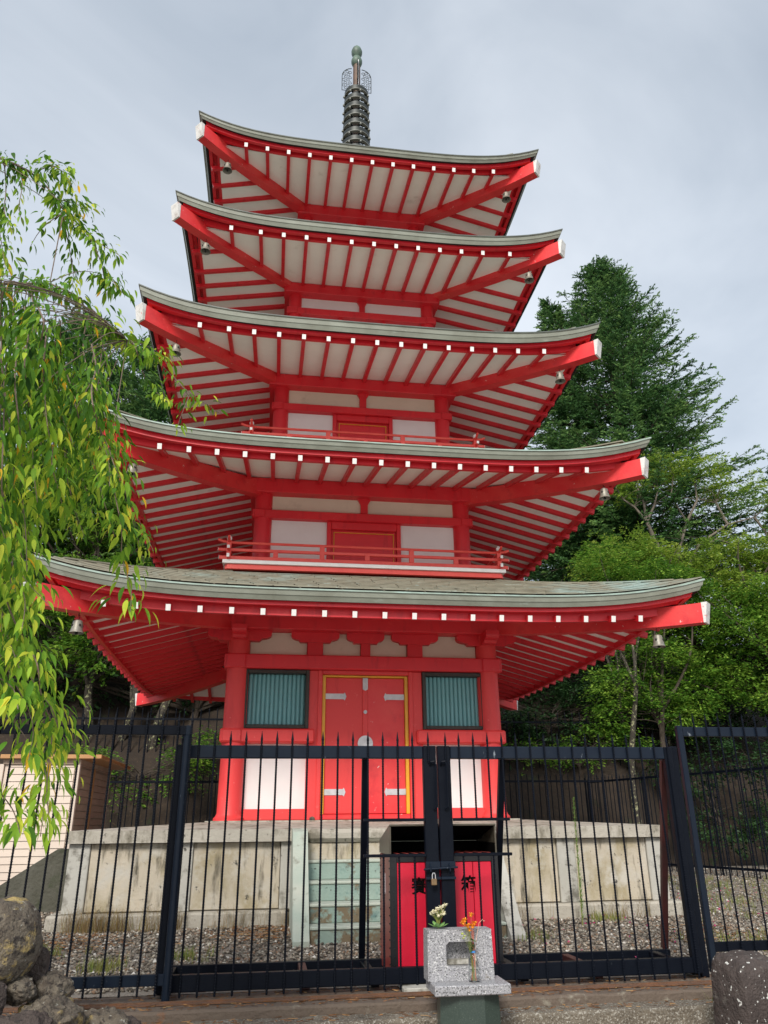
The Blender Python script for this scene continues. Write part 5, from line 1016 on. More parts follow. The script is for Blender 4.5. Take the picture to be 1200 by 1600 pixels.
([[-3.01,-9.74,4.13],[-2.73,-10.09,3.66],[-2.78,-9.89,3.57],[-2.85,-9.61,3.51],[-2.67,-9.87,3.18],[-2.5,-10.06,2.92],[-2.62,-9.69,2.87]],1.0,0.8,0.004),
([[-3.37,-9.11,4.8],[-3.24,-9.13,4.43],[-3.34,-8.83,4.29],[-3.18,-8.89,3.92],[-2.92,-9.23,3.46],[-2.97,-8.94,3.29],[-2.98,-8.73,3.07]],1.0,0.8,0.004),
([[-2.93,-9.86,4.2],[-2.81,-9.91,3.91],[-2.95,-9.52,3.94],[-2.77,-9.71,3.58],[-2.57,-9.99,3.22],[-2.66,-9.64,3.17],[-2.66,-9.52,3.01]],1.0,0.8,0.004),
([[-3.13,-9.38,4.66],[-3.24,-8.99,4.58],[-3.12,-9.03,4.18],[-2.88,-9.34,3.66],[-2.82,-9.28,3.38],[-2.89,-8.93,3.21],[-2.66,-9.24,2.83]],1.0,0.8,0.004),
([[-2.76,-9.98,4.1],[-2.91,-9.6,4.22],[-2.8,-9.71,3.96],[-2.54,-10.08,3.55],[-2.62,-9.83,3.55],[-2.68,-9.59,3.52],[-2.48,-9.93,3.2]],1.0,0.8,0.004),
([[-3.11,-9.3,4.66],[-3.17,-9.03,4.62],[-2.86,-9.46,4.09],[-2.8,-9.5,3.86],[-2.92,-9.1,3.88],[-2.76,-9.24,3.6],[-2.61,-9.51,3.28]],1.0,0.8,0.004),
([[-2.88,-9.61,4.21],[-2.86,-9.5,4.06],[-2.59,-9.89,3.6],[-2.6,-9.72,3.5],[-2.65,-9.45,3.44],[-2.46,-9.77,3.1],[-2.36,-9.89,2.89]],1.0,0.8,0.004),
([[-3.44,-8.4,5.13],[-3.17,-8.71,4.54],[-3.0,-8.87,4.1],[-3.08,-8.45,4.0],[-2.96,-8.52,3.65],[-2.74,-8.88,3.22],[-2.75,-8.61,3.03]],1.0,0.8,0.004),
([[-3.06,-9.15,4.81],[-2.79,-9.54,4.26],[-2.75,-9.49,4.07],[-2.85,-9.14,4.08],[-2.7,-9.31,3.76],[-2.52,-9.6,3.41],[-2.58,-9.31,3.36]],1.0,0.8,0.004),
([[-3.12,-8.97,4.96],[-2.83,-9.33,4.35],[-2.89,-9.04,4.24],[-2.88,-8.85,4.03],[-2.63,-9.25,3.53],[-2.57,-9.19,3.3],[-2.63,-8.83,3.16]],1.0,0.8,0.004),
([[-4.46,-8.74,5.84],[-4.62,-8.45,5.95],[-4.28,-8.73,5.36],[-4.03,-8.95,4.86]],1.0,0.8,0.004),
([[-4.56,-8.48,6.29],[-4.13,-8.87,5.56],[-4.03,-8.88,5.24],[-4.17,-8.56,5.2]],1.0,0.8,0.004),
([[-4.03,-8.93,5.74],[-4.09,-8.73,5.72],[-4.19,-8.45,5.64],[-3.97,-8.63,5.15]],1.0,0.8,0.004),
([[-4.12,-8.62,6.16],[-4.11,-8.49,5.99],[-3.77,-8.84,5.32],[-3.63,-8.93,4.93]],1.0,0.8,0.004),
([[-4.02,-8.56,6.35],[-3.65,-8.94,5.57],[-3.66,-8.78,5.39],[-3.76,-8.48,5.31]],1.0,0.8,0.004),
([[-3.58,-8.95,5.79],[-3.7,-8.62,5.9],[-3.69,-8.47,5.69],[-3.45,-8.75,5.11]],1.0,0.8,0.004),
([[-3.68,-8.52,6.3],[-3.56,-8.57,5.98],[-3.28,-8.92,5.3],[-3.24,-8.86,5.04]],1.0,0.8,0.004)]
LINKS=[[[-2.61,-8.9,4.76],[-2.63,-8.85,5.29]],[[-3.37,-8.64,5.89],[-2.95,-8.58,5.84]],[[-3.37,-8.64,5.89],[-2.67,-8.85,5.39]],[[-3.37,-8.64,5.89],[-3.07,-8.74,5.77]],[[-3.37,-8.64,5.89],[-3.06,-8.55,5.92]],[[-2.61,-8.9,4.76],[-2.63,-8.84,5.28]],[[-3.37,-8.64,5.89],[-2.58,-8.41,5.5]],[[-2.61,-8.9,4.76],[-2.49,-8.36,5.26]],[[-3.37,-8.64,5.89],[-3.05,-8.95,5.3]],[[-2.16,-8.9,4.42],[-2.01,-8.69,4.48]],[[-2.16,-8.9,4.42],[-1.86,-8.5,4.33]],[[-2.16,-8.9,4.42],[-2.05,-9.14,4.2]],[[-2.43,-8.9,4.67],[-2.43,-8.97,4.62]],[[-2.86,-8.9,4.72],[-2.74,-9.54,4.23]],[[-2.86,-8.9,4.72],[-2.77,-9.35,4.18]],[[-2.25,-8.9,4.49],[-2.69,-9.48,4.08]],[[-2.16,-8.9,4.42],[-2.57,-9.77,3.94]],[[-2.72,-8.9,4.74],[-2.73,-9.44,4.31]],[[-2.86,-8.9,4.72],[-2.91,-9.02,4.57]],[[-2.16,-8.9,4.42],[-2.4,-10.11,3.8]],[[-2.16,-8.9,4.42],[-2.55,-9.66,3.93]],[[-2.86,-8.9,4.72],[-2.84,-9.1,4.52]],[[-2.16,-8.9,4.42],[-2.43,-9.88,4.0]],[[-2.16,-8.9,4.42],[-2.47,-9.82,4.06]],[[-2.72,-8.9,4.74],[-2.67,-9.23,4.35]],[[-2.72,-8.9,4.74],[-2.68,-9.17,4.43]],[[-2.86,-8.9,4.72],[-2.85,-8.76,4.76]],[[-2.16,-8.9,4.42],[-2.45,-9.7,4.0]],[[-2.72,-8.9,4.74],[-2.7,-8.96,4.4]],[[-2.16,-8.9,4.42],[-2.43,-9.64,4.06]],[[-2.35,-8.9,4.59],[-2.58,-9.16,4.27]],[[-2.72,-8.9,4.74],[-2.69,-8.87,4.43]],[[-2.53,-8.9,4.72],[-2.64,-9.05,4.57]],[[-2.72,-8.9,4.74],[-2.71,-8.83,4.65]],[[-2.16,-8.9,4.42],[-2.33,-9.78,3.98]],[[-2.16,-8.9,4.42],[-2.22,-9.93,3.76]],[[-2.53,-8.9,4.72],[-2.63,-8.83,4.57]],[[-2.25,-8.9,4.49],[-2.44,-9.14,4.27]],[[-2.35,-8.9,4.59],[-2.49,-9.08,4.44]],[[-2.16,-8.9,4.42],[-2.33,-9.47,4.12]],[[-2.16,-8.9,4.42],[-2.4,-9.28,4.13]],[[-2.25,-8.9,4.49],[-2.38,-9.03,4.23]],[[-2.16,-8.9,4.42],[-2.32,-9.2,4.11]],[[-2.16,-8.9,4.42],[-2.24,-9.37,4.23]],[[-2.16,-8.9,4.42],[-2.27,-9.09,4.19]],[[-2.16,-8.9,4.42],[-2.15,-9.57,3.94]],[[-2.16,-8.9,4.42],[-2.05,-9.4,3.46]],[[-2.16,-8.9,4.42],[-2.2,-9.47,3.67]],[[-2.16,-8.9,4.42],[-2.22,-9.07,3.86]],[[-2.16,-8.9,4.42],[-2.26,-9.07,4.19]],[[-2.16,-8.9,4.42],[-2.27,-8.95,4.32]],[[-2.16,-8.9,4.42],[-2.55,-10.01,3.91]],[[-2.25,-8.9,4.49],[-2.6,-9.91,3.99]],[[-2.16,-8.9,4.42],[-2.45,-10.21,3.76]],[[-2.16,-8.9,4.42],[-2.45,-10.21,3.76]],[[-2.16,-8.9,4.42],[-2.45,-10.21,3.76]],[[-2.16,-8.9,4.42],[-2.55,-10.01,3.91]],[[-2.16,-8.9,4.42],[-2.55,-10.01,3.91]],[[-2.16,-8.9,4.42],[-2.55,-10.01,3.91]],[[-2.16,-8.9,4.42],[-2.55,-10.01,3.91]],[[-2.16,-8.9,4.42],[-2.32,-10.05,3.18]],[[-4.57,-8.96,5.3],[-4.33,-8.83,4.88]],[[-3.98,-9.01,4.6],[-3.96,-9.19,4.49]],[[-3.67,-8.97,4.64],[-3.41,-9.82,4.01]],[[-4.57,-8.96,5.3],[-4.14,-8.9,4.9]],[[-4.33,-8.89,5.47],[-4.25,-8.71,5.09]],[[-3.98,-9.01,4.6],[-4.03,-8.9,4.83]],[[-4.33,-8.89,5.47],[-4.37,-8.39,5.36]],[[-4.33,-8.89,5.47],[-4.08,-8.7,4.9]],[[-3.67,-8.97,4.64],[-3.47,-9.54,4.47]],[[-3.67,-8.97,4.64],[-3.76,-9.07,4.87]],[[-3.37,-8.94,4.68],[-3.24,-9.73,4.22]],[[-2.25,-8.9,4.49],[-2.86,-10.19,3.71]],[[-3.67,-8.97,4.64],[-3.51,-9.24,4.7]],[[-3.67,-8.97,4.64],[-3.79,-8.7,4.91]],[[-3.37,-8.94,4.68],[-3.25,-9.51,4.46]],[[-3.85,-8.77,5.72],[-3.82,-8.56,5.32]],[[-3.06,-8.9,4.72],[-3.01,-9.74,4.13]],[[-3.06,-8.9,4.72],[-3.37,-9.11,4.8]],[[-2.86,-8.9,4.72],[-2.93,-9.86,4.2]],[[-3.06,-8.9,4.72],[-3.13,-9.38,4.66]],[[-2.86,-8.9,4.72],[-2.76,-9.98,4.1]],[[-3.06,-8.9,4.72],[-3.11,-9.3,4.66]],[[-2.86,-8.9,4.72],[-2.88,-9.61,4.21]],[[-3.61,-8.7,5.81],[-3.44,-8.4,5.13]],[[-3.06,-8.9,4.72],[-3.06,-9.15,4.81]],[[-3.06,-8.9,4.72],[-3.12,-8.97,4.96]],[[-4.33,-8.89,5.47],[-4.46,-8.74,5.84]],[[-4.09,-8.83,5.61],[-4.56,-8.48,6.29]],[[-3.85,-8.77,5.72],[-4.03,-8.93,5.74]],[[-3.85,-8.77,5.72],[-4.12,-8.62,6.16]],[[-3.85,-8.77,5.72],[-4.02,-8.56,6.35]],[[-3.61,-8.7,5.81],[-3.58,-8.95,5.79]],[[-3.37,-8.64,5.89],[-3.68,-8.52,6.3]]]

# ================================================================== TREES
def quads_from(C, A, B, tint, bend=.25):
    """leaf = folded diamond: centre C, half-length vector A, half-width vector B"""
    n = len(C); Nn = np.cross(A, B); Nn /= (np.linalg.norm(Nn, axis=1, keepdims=True) + 1e-9); w_ = np.linalg.norm(B, axis=1, keepdims=True)
    V = np.stack([C - A, C + B + Nn * w_ * bend, C + A, C - B + Nn * w_ * bend], 1).reshape(-1, 3); o = np.arange(n)[:, None] * 4
    return V, np.concatenate([o + [0, 1, 2], o + [0, 2, 3]]), np.repeat(tint, 4)
def unit(v): return v / (np.linalg.norm(v, axis=1, keepdims=True) + 1e-9)
def crown_mesh(name, lobes, nclump, per, ls, m, seed, clr=.42, flat=.32, wr=.42, hollow=.55):
    """foliage in flattened sprays spread through the lobes' shells"""
    r = np.random.default_rng(seed); vol = np.array([l[1][0] * l[1][1] + l[1][0] * l[1][2] for l in lobes]); cnt = r.multinomial(nclump, vol / vol.sum()); CC = []; OUT = []; TT = []
    for (c, rad), k in zip(lobes, cnt):
        d = unit(r.normal(0, 1, (k, 3))); rho = hollow + (1 - hollow) * r.uniform(0, 1, k) ** .6; bump = 1 + .26 * np.sin(d[:, 0] * 5 + seed) * np.cos(d[:, 2] * 6 + d[:, 1] * 4)
        CC.append(np.array(c) + d * rho[:, None] * np.array(rad) * bump[:, None]); OUT.append(d); TT.append(r.uniform(.2, .75, k))
    C = np.concatenate(CC); O = np.concatenate(OUT); T = np.concatenate(TT)
    g_ = np.sin(C[:, 0] * 3.1 + seed) * np.sin(C[:, 1] * 2.7 + seed * 2) + np.sin(C[:, 2] * 4.3 + C[:, 0] * 1.3) * .8; ok = g_ > -.55; T = np.clip(T + g_ * .12, 0, 1)      # boughs with gaps between them
    C, O, T = C[ok], O[ok], T[ok]; n = len(C)
    C = np.repeat(C, per, 0); O = np.repeat(O, per, 0); T = np.repeat(T, per); N_ = len(C)
    # each spray: a drooping fan heading outward
    sd_ = np.repeat(r.uniform(.5, 1.3, n), per) * clr
    ax = unit(O * [1, 1, .25] + np.repeat(r.normal(0, .35, (n, 3)), per, 0) * [1, 1, .3]); sv = unit(np.cross(ax, [0, 0, 1.])); a = r.uniform(-.5, 1, N_); bq = r.normal(0, .38, N_)
    P = C + ax * (a * sd_)[:, None] + sv * (bq * sd_ * (1.15 - np.abs(a)))[:, None] + np.array([0, 0, 1.]) * (r.normal(0, flat * .35, N_) * sd_ - .30 * a ** 2 * sd_)[:, None]
    la = unit(ax + sv * np.sign(bq)[:, None] * .9 + r.normal(0, .35, (N_, 3)) + [0, 0, -.25]); lb = unit(np.cross(la, np.array([0, 0, 1.]) + r.normal(0, .45, (N_, 3))))
    sz = ls * r.uniform(.65, 1.55, N_); V, F, t = quads_from(P, la * sz[:, None] * .5, lb * (sz * wr * .5)[:, None], np.clip(T + r.normal(0, .16, N_), 0, 1)); return npmesh(name, V, F, m, t)
def limb_path(p0, p1, r, k=6, wob=.12):
    """a smooth, slightly wandering limb"""
    p0, p1 = Vector(p0), Vector(p1); Lh = (p1 - p0).length; k = k * 2; pts = []
    a = Vector((r.uniform(-1, 1), r.uniform(-1, 1), r.uniform(-.1, .9))) * wob * Lh; b_ = Vector((r.uniform(-1, 1), r.uniform(-1, 1), r.uniform(-.5, .5))) * wob * Lh * .35
    for i in range(k + 1):
        t = i / k; pts.append(p0.lerp(p1, t) + a * math.sin(PI * t) + b_ * math.sin(2 * PI * t))
    return pts
def tree(label, base, lobes, nclump, per, ls, m, seed, bark=M_bark, tr=.14, cat='tree', group=None, name='tree', limbs=5, lean=(0, 0), **kw):
    t = thing(name, label, cat, tuple(base), group=group); r = random.Random(seed); bx, by, bz = base
    loc = [((c[0] - bx, c[1] - by, c[2] - bz), rad) for c, rad in lobes]
    top = max(c[2] for c, _ in loc); cx = sum(c[0] for c, _ in loc) / len(loc); cy = sum(c[1] for c, _ in loc) / len(loc)
    b = MB(); fork = Vector((cx * .45 + lean[0], cy * .45, top * .55)); tp = limb_path((0, 0, -.3), fork, r, 7, .06); b.tube(tp, [tr * (1 - .45 * i / 14) for i in range(15)], 9)
    b.build('trunk', bark, t, smooth=True)
    for (c, rad) in loc[:8]:
        for q in range(limbs):
            e = (c[0] + r.uniform(-.7, .7) * rad[0], c[1] + r.uniform(-.7, .7) * rad[1], c[2] + r.uniform(-.3, .8) * rad[2]); b = MB(); st_ = tp[-1 - r.randint(0, 4)]
            pp = limb_path(st_, e, r, 6, .14); b.tube(pp, [tr * .42 * (1 - .85 * i / 12) for i in range(13)], 6)
            for w_ in range(3):
                s_ = pp[4 + 2 * w_]; e2 = s_ + Vector((r.uniform(-1, 1), r.uniform(-.6, .6), r.uniform(-.1, .8))) * rad[0] * .45; b.tube(limb_path(s_, e2, r, 3, .14), [tr * .14 * (1 - .8 * i / 6) for i in range(7)], 4)
            b.build('branch', bark, t, smooth=True)
    obj('crown', crown_mesh('crown', loc, nclump, per, ls, m, seed, **kw), t); return t

def conifer(label, base, H, prof, seed, m, density=1.0, group=None, name='conifer', start=.12):
    """prof(h 0..1) -> radius; whorled limbs with feathery drooping sprays"""
    t = thing(name, label, 'conifer tree', tuple(base), group=group); r = np.random.default_rng(seed)
    b = MB(); b.tube([(0, 0, -.3), (.03, 0, H * .35), (-.04, .02, H * .7), (0, 0, H * .985)], [H * .018, H * .013, H * .007, .012], 9); b.build('trunk', M_bark, t, smooth=True)
    br = MB(); Vs = []; Fs = []; Ts = []; off = 0; h = start; 
    P_, A_, B_, T_ = [], [], [], []
    while h < .985:
        R = prof(h); nb = int((13 + 8 * (1 - h)) * density)
        for k in range(nb):
            th = r.uniform(0, 2 * PI); Rb = R * r.uniform(.72, 1.14); z = H * (h + r.uniform(-.012, .012)); d = np.array([math.cos(th), math.sin(th), 0.]); s = np.array([-d[1], d[0], 0.])
            up0 = .10 + .45 * h + r.uniform(-.08, .08); ns = 9
            tt = np.linspace(0, 1, ns); cz = z + Rb * (up0 * tt - .22 * tt ** 2 * (1 - h) + .12 * tt ** 4); cx = Rb * tt; sway = r.uniform(-.12, .12) * Rb * tt ** 2
            path = d[None] * cx[:, None] + s[None] * sway[:, None] + np.array([0, 0, 1.])[None] * cz[:, None]
            if k % 2 == 0: br.tube([path[0], path[3], path[6], path[8]], [.04 * (1 - h) + .012, .025 * (1 - h) + .01, .012, .004], 4, cap=False)
            ntw = int(7 + Rb * 9); ti = r.uniform(.12, 1, ntw) ** .8; idx = ti * (ns - 1); i0 = np.minimum(idx.astype(int), ns - 2); f = (idx - i0)[:, None]; pp = path[i0] * (1 - f) + path[i0 + 1] * f; tang = unit(path[i0 + 1] - path[i0])
            sgn = np.where(r.uniform(0, 1, ntw) < .5, -1, 1); tl = (.24 + .34 * (1 - ti) * min(Rb, 2.2)) * r.uniform(.6, 1.2, ntw)
            td = unit(tang * .75 + s[None] * (sgn * r.uniform(.3, 1.0, ntw))[:, None] + np.array([0, 0, 1.])[None] * r.uniform(-.28, .25, ntw)[:, None])
            bt_ = r.uniform(.05, .8)
            nn = 9
            for q in range(nn):
                a = (q + .5) / nn; c = pp + td * (tl * a)[:, None] + np.array([0, 0, -1.])[None] * (tl * .20 * a * a)[:, None] + r.normal(0, .015, (ntw, 3))
                la = unit(td + r.normal(0, .42, (ntw, 3))); ll = tl * .16 + .055; P_.append(c); A_.append(la * ll[:, None] * .62)
                lb = unit(np.cross(la, r.normal(0, 1, (ntw, 3)))); B_.append(lb * (.016 + .008 * r.uniform(0, 1, (ntw, 1)))); T_.append(np.clip(bt_ * .7 + .22 * a + .30 * ti ** 2 - .08 + r.normal(0, .10, ntw), 0, 1))
        h += (.021 + .017 * (1 - h)) * 14 / H
    br.build('branches', M_bark, t, kind='stuff')
    V, F, ti = quads_from(np.concatenate(P_), np.concatenate(A_), np.concatenate(B_), np.concatenate(T_), .2)
    obj('crown', npmesh('crown', V, F, m, ti), t); return t

def prof_main(h):
    # radius by height fraction
    pts = [(0, 4.3), (.15, 4.5), (.33, 4.2), (.45, 3.6), (.58, 3.4), (.72, 2.5), (.84, 1.5), (.93, .85), (1, .15)]
    for (a, ra), (b_, rb) in zip(pts, pts[1:]):
        if h <= b_: return ra + (rb - ra) * (h - a) / (b_ - a)
    return .2
conifer('tall dark green cedar with layered feathery branches right of the pagoda', (11.7, 12.2, 7.8), 16.3, prof_main, 31, L_pine, 1.25)
conifer('slimmer second cedar top just left of the tallest cedar', (9.5, 12.6, 7.8), 14.6, lambda h: 2.5 * (1 - h) ** .8 + .1, 32, L_pine, 1.0)
conifer('small cedar spire at the right edge behind the yellow green maple', (17.2, 11, 7.6), 7.2, lambda h: 1.7 * (1 - h) ** .8 + .08, 33, L_pine, .9)
conifer('dark pine rising behind the weeping cherry at the far left', (-8.2, 10.5, 7.0), 10.8, lambda h: 3.0 * (1 - h) ** .55 + .3, 34, L_pine, 1.0, start=.1)
conifer('dark bushy pine just left of the middle roofs', (-4.9, 10.6, 7.2), 10.0, lambda h: 2.7 * (1 - h) ** .5 + .2, 35, L_pine, 1.1, start=.1)
conifer('dark pine between the two left hand pines further back', (-6.6, 13.5, 9.0), 10.0, lambda h: 2.6 * (1 - h) ** .5 + .2, 36, L_pine, .9, start=.1)

# yellow-green maple with bare pale limbs under a flat canopy
mp_ = thing('maple_tree', 'yellow green maple with bare pale limbs under a flat canopy beside the second roof', 'tree', (10.9, 9, 5.5))
def rel(p): return Vector(p) - Vector((10.9, 9, 5.5))
r_m = random.Random(12)
b = MB(); trunk = [(10.9, 9, 5.3), (11.0, 9, 7.4), (10.95, 9, 9.0), (10.72, 9, 10.0), (10.45, 9, 10.9)]; b.tube([rel(p) for p in trunk], [.12, .10, .085, .07, .055], 8); b.build('trunk', M_barkp, mp_, smooth=True)
for pts in ([(10.45, 9, 10.9), (10.1, 9, 11.4), (9.75, 9, 11.65), (9.5, 8.9, 12.0)], [(10.45, 9, 10.9), (10.5, 9.1, 11.6), (10.4, 9.2, 12.2), (10.55, 9.2, 12.8)], [(10.45, 9, 10.9), (10.8, 9, 11.5), (11.1, 9.1, 12.2)],
            [(10.95, 9, 9.0), (11.6, 9.1, 10.3), (11.9, 9.1, 11.0), (11.5, 9.1, 11.9), (11.7, 9.1, 12.7)], [(11.0, 9, 8.4), (12.1, 8.9, 10.2), (13.2, 8.9, 10.9), (14.2, 8.9, 11.2), (15.1, 8.9, 11.9)], [(12.0, 8.9, 10.1), (12.8, 9.0, 10.4), (13.6, 9.2, 10.3), (14.9, 9.2, 10.5)],
            [(13.2, 8.9, 10.9), (13.0, 9, 11.7), (13.3, 9, 12.4)], [(11.9, 9.1, 11.0), (12.4, 9.1, 11.8), (12.5, 9.2, 12.6)], [(14.2, 8.9, 11.2), (14.5, 8.9, 10.7), (14.6, 9, 10.0)]):
    b = MB(); n_ = len(pts); P = [rel(p) for p in pts]; b.tube(P, [.045 * (1 - .75 * i / (n_ - 1)) + .006 for i in range(n_)], 6)
    for i in range(9):
        s_ = P[r_m.randint(1, n_ - 1)]; e = s_ + Vector((r_m.uniform(-.8, .8), r_m.uniform(-.5, .5), r_m.uniform(-.1, .7))); b.tube(limb_path(s_, e, r_m, 4, .16), [.012 - .0012 * i for i in range(9)], 4)
    b.build('branch', M_barkp, mp_, smooth=True)
lob = [((10.1, 9, 12.45), (.9, .9, .40)), ((11.4, 9, 12.9), (1.3, 1.0, .55)), ((12.7, 9, 13.0), (1.3, 1.0, .50)), ((13.6, 9, 12.2), (1.3, 1, .55)), ((14.8, 9, 11.6), (1.3, 1, .6)), ((9.7, 9, 11.9), (.7, .7, .25)), ((15.4, 9, 10.4), (1, 1, .7)), ((12.3, 9, 12.1), (1.0, .8, .35))]
obj('crown', crown_mesh('crown', [((c[0] - 10.9, c[1] - 9, c[2] - 5.5), rd) for c, rd in lob], 620, 26, .085, L_lime, 51, clr=.34, flat=.3, hollow=.2), mp_)

tr = tree
GR = 'trees on the bank right of the pagoda'
tr('rounded yellow green shrubby tree above the right end of the lowest roof', (9.6, 8.6, 5.2), [((9.3, 8.5, 9.45), (1.5, 1.1, .75)), ((8.5, 8.6, 8.9), (.9, .9, .5)), ((10.5, 8.4, 9.1), (1.1, 1, .7))], 650, 28, .09, L_lime, 61, group=GR, hollow=.35)
tr('bright mid green tree right of the roof tip at the right edge', (12.9, 8.3, 5.0), [((12.4, 8.2, 9.3), (1.5, 1.2, .9)), ((14.2, 8.2, 9.6), (1.5, 1.2, .9)), ((13.3, 8, 8.2), (1.7, 1.2, .8))], 950, 28, .096, L_lime, 62, group=GR, hollow=.3)
tr('mid green leafy tree filling the bank below the maple', (11.2, 7.8, 4.0), [((10.6, 7.7, 7.6), (1.5, 1.1, 1.0)), ((12.0, 7.6, 7.2), (1.5, 1.1, 1.0)), ((10.0, 8.0, 8.3), (1.2, 1, .7))], 950, 28, .096, L_mid, 63, group=GR, hollow=.35)
tr('mid green tree with long low sprays hanging over the right hand fence', (12.6, 7.2, 3.4), [((12.5, 7.0, 5.9), (1.5, 1.1, .9)), ((11.2, 7.2, 5.9), (1.2, .9, .8)), ((10.2, 7.0, 5.3), (1.0, .8, .55)), ((13.6, 7, 7.2), (1.3, 1, 1))], 1000, 28, .096, L_mid, 64, group=GR, hollow=.35)
tr('thin understory tree with sparse green sprays beside the lowest roof corner', (9.4, 7.6, 3.5), [((9.0, 7.3, 6.3), (.9, .7, .45)), ((9.6, 7.4, 7.2), (.9, .8, .5)), ((8.3, 7.4, 5.6), (.8, .6, .4)), ((9.3, 7.1, 5.2), (.9, .6, .4))], 330, 24, .09, L_mid, 65, tr=.07, group=GR, hollow=.2, bark=M_barkl)
tr('leaning lichened tree with bare dark crown behind the right fence corner', (8.15, 7.2, 3.0), [((7.9, 7.4, 7.9), (1.0, .8, .5))], 120, 20, .08, L_dark, 66, tr=.09, limbs=5, group=GR, bark=M_barkl)
tr('lichened trunk standing before the bank at the right of the platform', (7.75, 6.15, 1.1), [((8.6, 7.0, 8.6), (1.4, .9, .9))], 260, 26, .09, L_mid, 67, limbs=3, tr=.10, group=GR, bark=M_barkl)
tr('second dark trunk close beside the lichened trunk', (8.45, 6.3, 1.1), [((9.5, 7.2, 8.0), (1.3, .9, .9))], 260, 26, .09, L_mid, 68, limbs=3, tr=.11, group=GR)
tr('dense dark evergreen mass behind the maple', (12.5, 11.0, 7.5), [((9.8, 11, 10.8), (1.9, 1.2, 1.3)), ((12.5, 11, 10.7), (2, 1.2, 1.5)), ((15.2, 11, 9.7), (2, 1.2, 1.1)), ((8.0, 11.5, 9.8), (1.5, 1, 1.0))], 900, 26, .12, L_dark, 69, group=GR)
tr('dark tree filling the bank under the lowest roof at right', (6.2, 9.3, 4.5), [((5.6, 9.5, 7.2), (2, 1.2, 1.6)), ((7.6, 9.6, 8.2), (1.6, 1.1, 1.3)), ((4.6, 9.4, 5.6), (1.6, 1, 1)), ((8.0, 9.2, 5.9), (1.4, 1, .9))], 700, 26, .11, L_dark, 70, group=GR)
tr('dark leafy shade tree behind the far right fence', (11.6, 9.0, 5.0), [((10.6, 9.2, 5.8), (1.5, 1, 1.1)), ((13.2, 8.8, 5.6), (1.8, 1, 1.3)), ((15.5, 8.4, 6.8), (1.8, 1, 2))], 620, 26, .11, L_dark, 71, group=GR)
tr('tall mid green tree reaching the frame at the right edge', (15.2, 9.2, 6.0), [((15.3, 8.6, 9.2), (1.3, 1, 1.2)), ((15.2, 8.4, 7.6), (1.4, 1, 1.0))], 600, 28, .096, L_mid, 72, group=GR, hollow=.35)
tr('low bush with green leaves on top of the bank right of the pagoda', (6.6, 7.0, 3.0), [((6.6, 6.9, 3.7), (.8, .5, .35)), ((7.6, 6.9, 3.8), (.7, .5, .35)), ((5.2, 7.2, 3.6), (.7, .4, .3))], 180, 26, .08, L_mid, 73, tr=.04, group=GR, name='bush', cat='bush')
tr('lush bright green tree spilling over the fence at the right edge', (12.8, 6.8, 3.0), [((11.6, 6.6, 6.6), (1.4, 1.0, .9)), ((12.9, 6.4, 7.8), (1.3, 1, .9)), ((13.4, 6.4, 5.9), (1.4, .9, .9)), ((10.6, 7.0, 7.6), (1.0, .8, .7)), ((12.2, 6.3, 4.9), (1.2, .8, .5))], 1187, 28, .09, L_mid, 74, group=GR, hollow=.3)
tr('shaded tree closing the gap under the lowest roof corner at right', (8.8, 8.6, 4.0), [((8.4, 8.5, 7.4), (1.4, .9, 1.0)), ((9.8, 8.5, 6.6), (1.5, .9, 1.0)), ((8.6, 8.4, 5.2), (1.3, .8, .7)), ((7.2, 8.6, 6.0), (1.0, .8, .8))], 800, 28, .096, L_dark, 75, group=GR)
tr('ragged dark shrubs crowding the top of the bank behind the tall fence', (6.0, 8.0, 3.8), [((2.5, 7.9, 4.3), (1.2, .6, .7)), ((4.4, 7.8, 4.2), (1.2, .6, .7)), ((6.2, 7.8, 4.5), (1.1, .6, .8)), ((8.9, 7.8, 4.4), (1.1, .5, .7)), ((10.4, 7.7, 4.3), (1.1, .5, .7)), ((7.4, 7.9, 5.2), (1.0, .5, .6))], 900, 26, .09, L_dark, 76, tr=.04, group=GR, name='bush', cat='bush')
tr('low green saplings in front of the thin trunks behind the right hand fence', (8.8, 6.9, 3.0), [((7.9, 6.9, 5.2), (.9, .5, .5)), ((8.9, 6.8, 4.5), (1.0, .5, .5)), ((9.9, 6.8, 5.0), (.9, .5, .55)), ((7.3, 7.0, 4.3), (.7, .4, .4)), ((9.0, 6.8, 6.1), (.9, .5, .5))], 620, 28, .085, L_mid, 78, tr=.03, group=GR)
GB = 'bushes along the far right fence'
tr('dark undergrowth bush behind the far right fence, nearer the pagoda', (9.6, 5.6, 1.2), [((9.3, 5.6, 1.9), (1.1, .8, .6)), ((9.0, 6.6, 2.9), (.9, .6, .5))], 260, 26, .08, L_dark, 91, tr=.03, group=GB, name='bush', cat='bush')
tr('dark undergrowth bush behind the far right fence, at the frame edge', (10.8, 4.2, 1.2), [((10.6, 4.2, 2.0), (1.1, .9, .8)), ((11.4, 5.2, 3.1), (1.3, .8, .8)), ((10.2, 5.8, 3.4), (1.0, .6, .6))], 420, 26, .08, L_dark, 92, tr=.03, group=GB, name='bush', cat='bush')
GL = 'trees on the bank left of the pagoda'
tr('broad dark green tree behind the cherry curtain at the left', (-6.9, 8.6, 4.8), [((-6.6, 8.4, 10.4), (2.0, 1.3, 1.4)), ((-8.3, 8.4, 9.4), (1.7, 1.2, 1.5)), ((-5.0, 8.6, 9.7), (1.4, 1, 1.2)), ((-4.0, 8.8, 8.2), (1.2, 1, 1))], 1187, 28, .105, L_mid, 81, group=GL, hollow=.4)
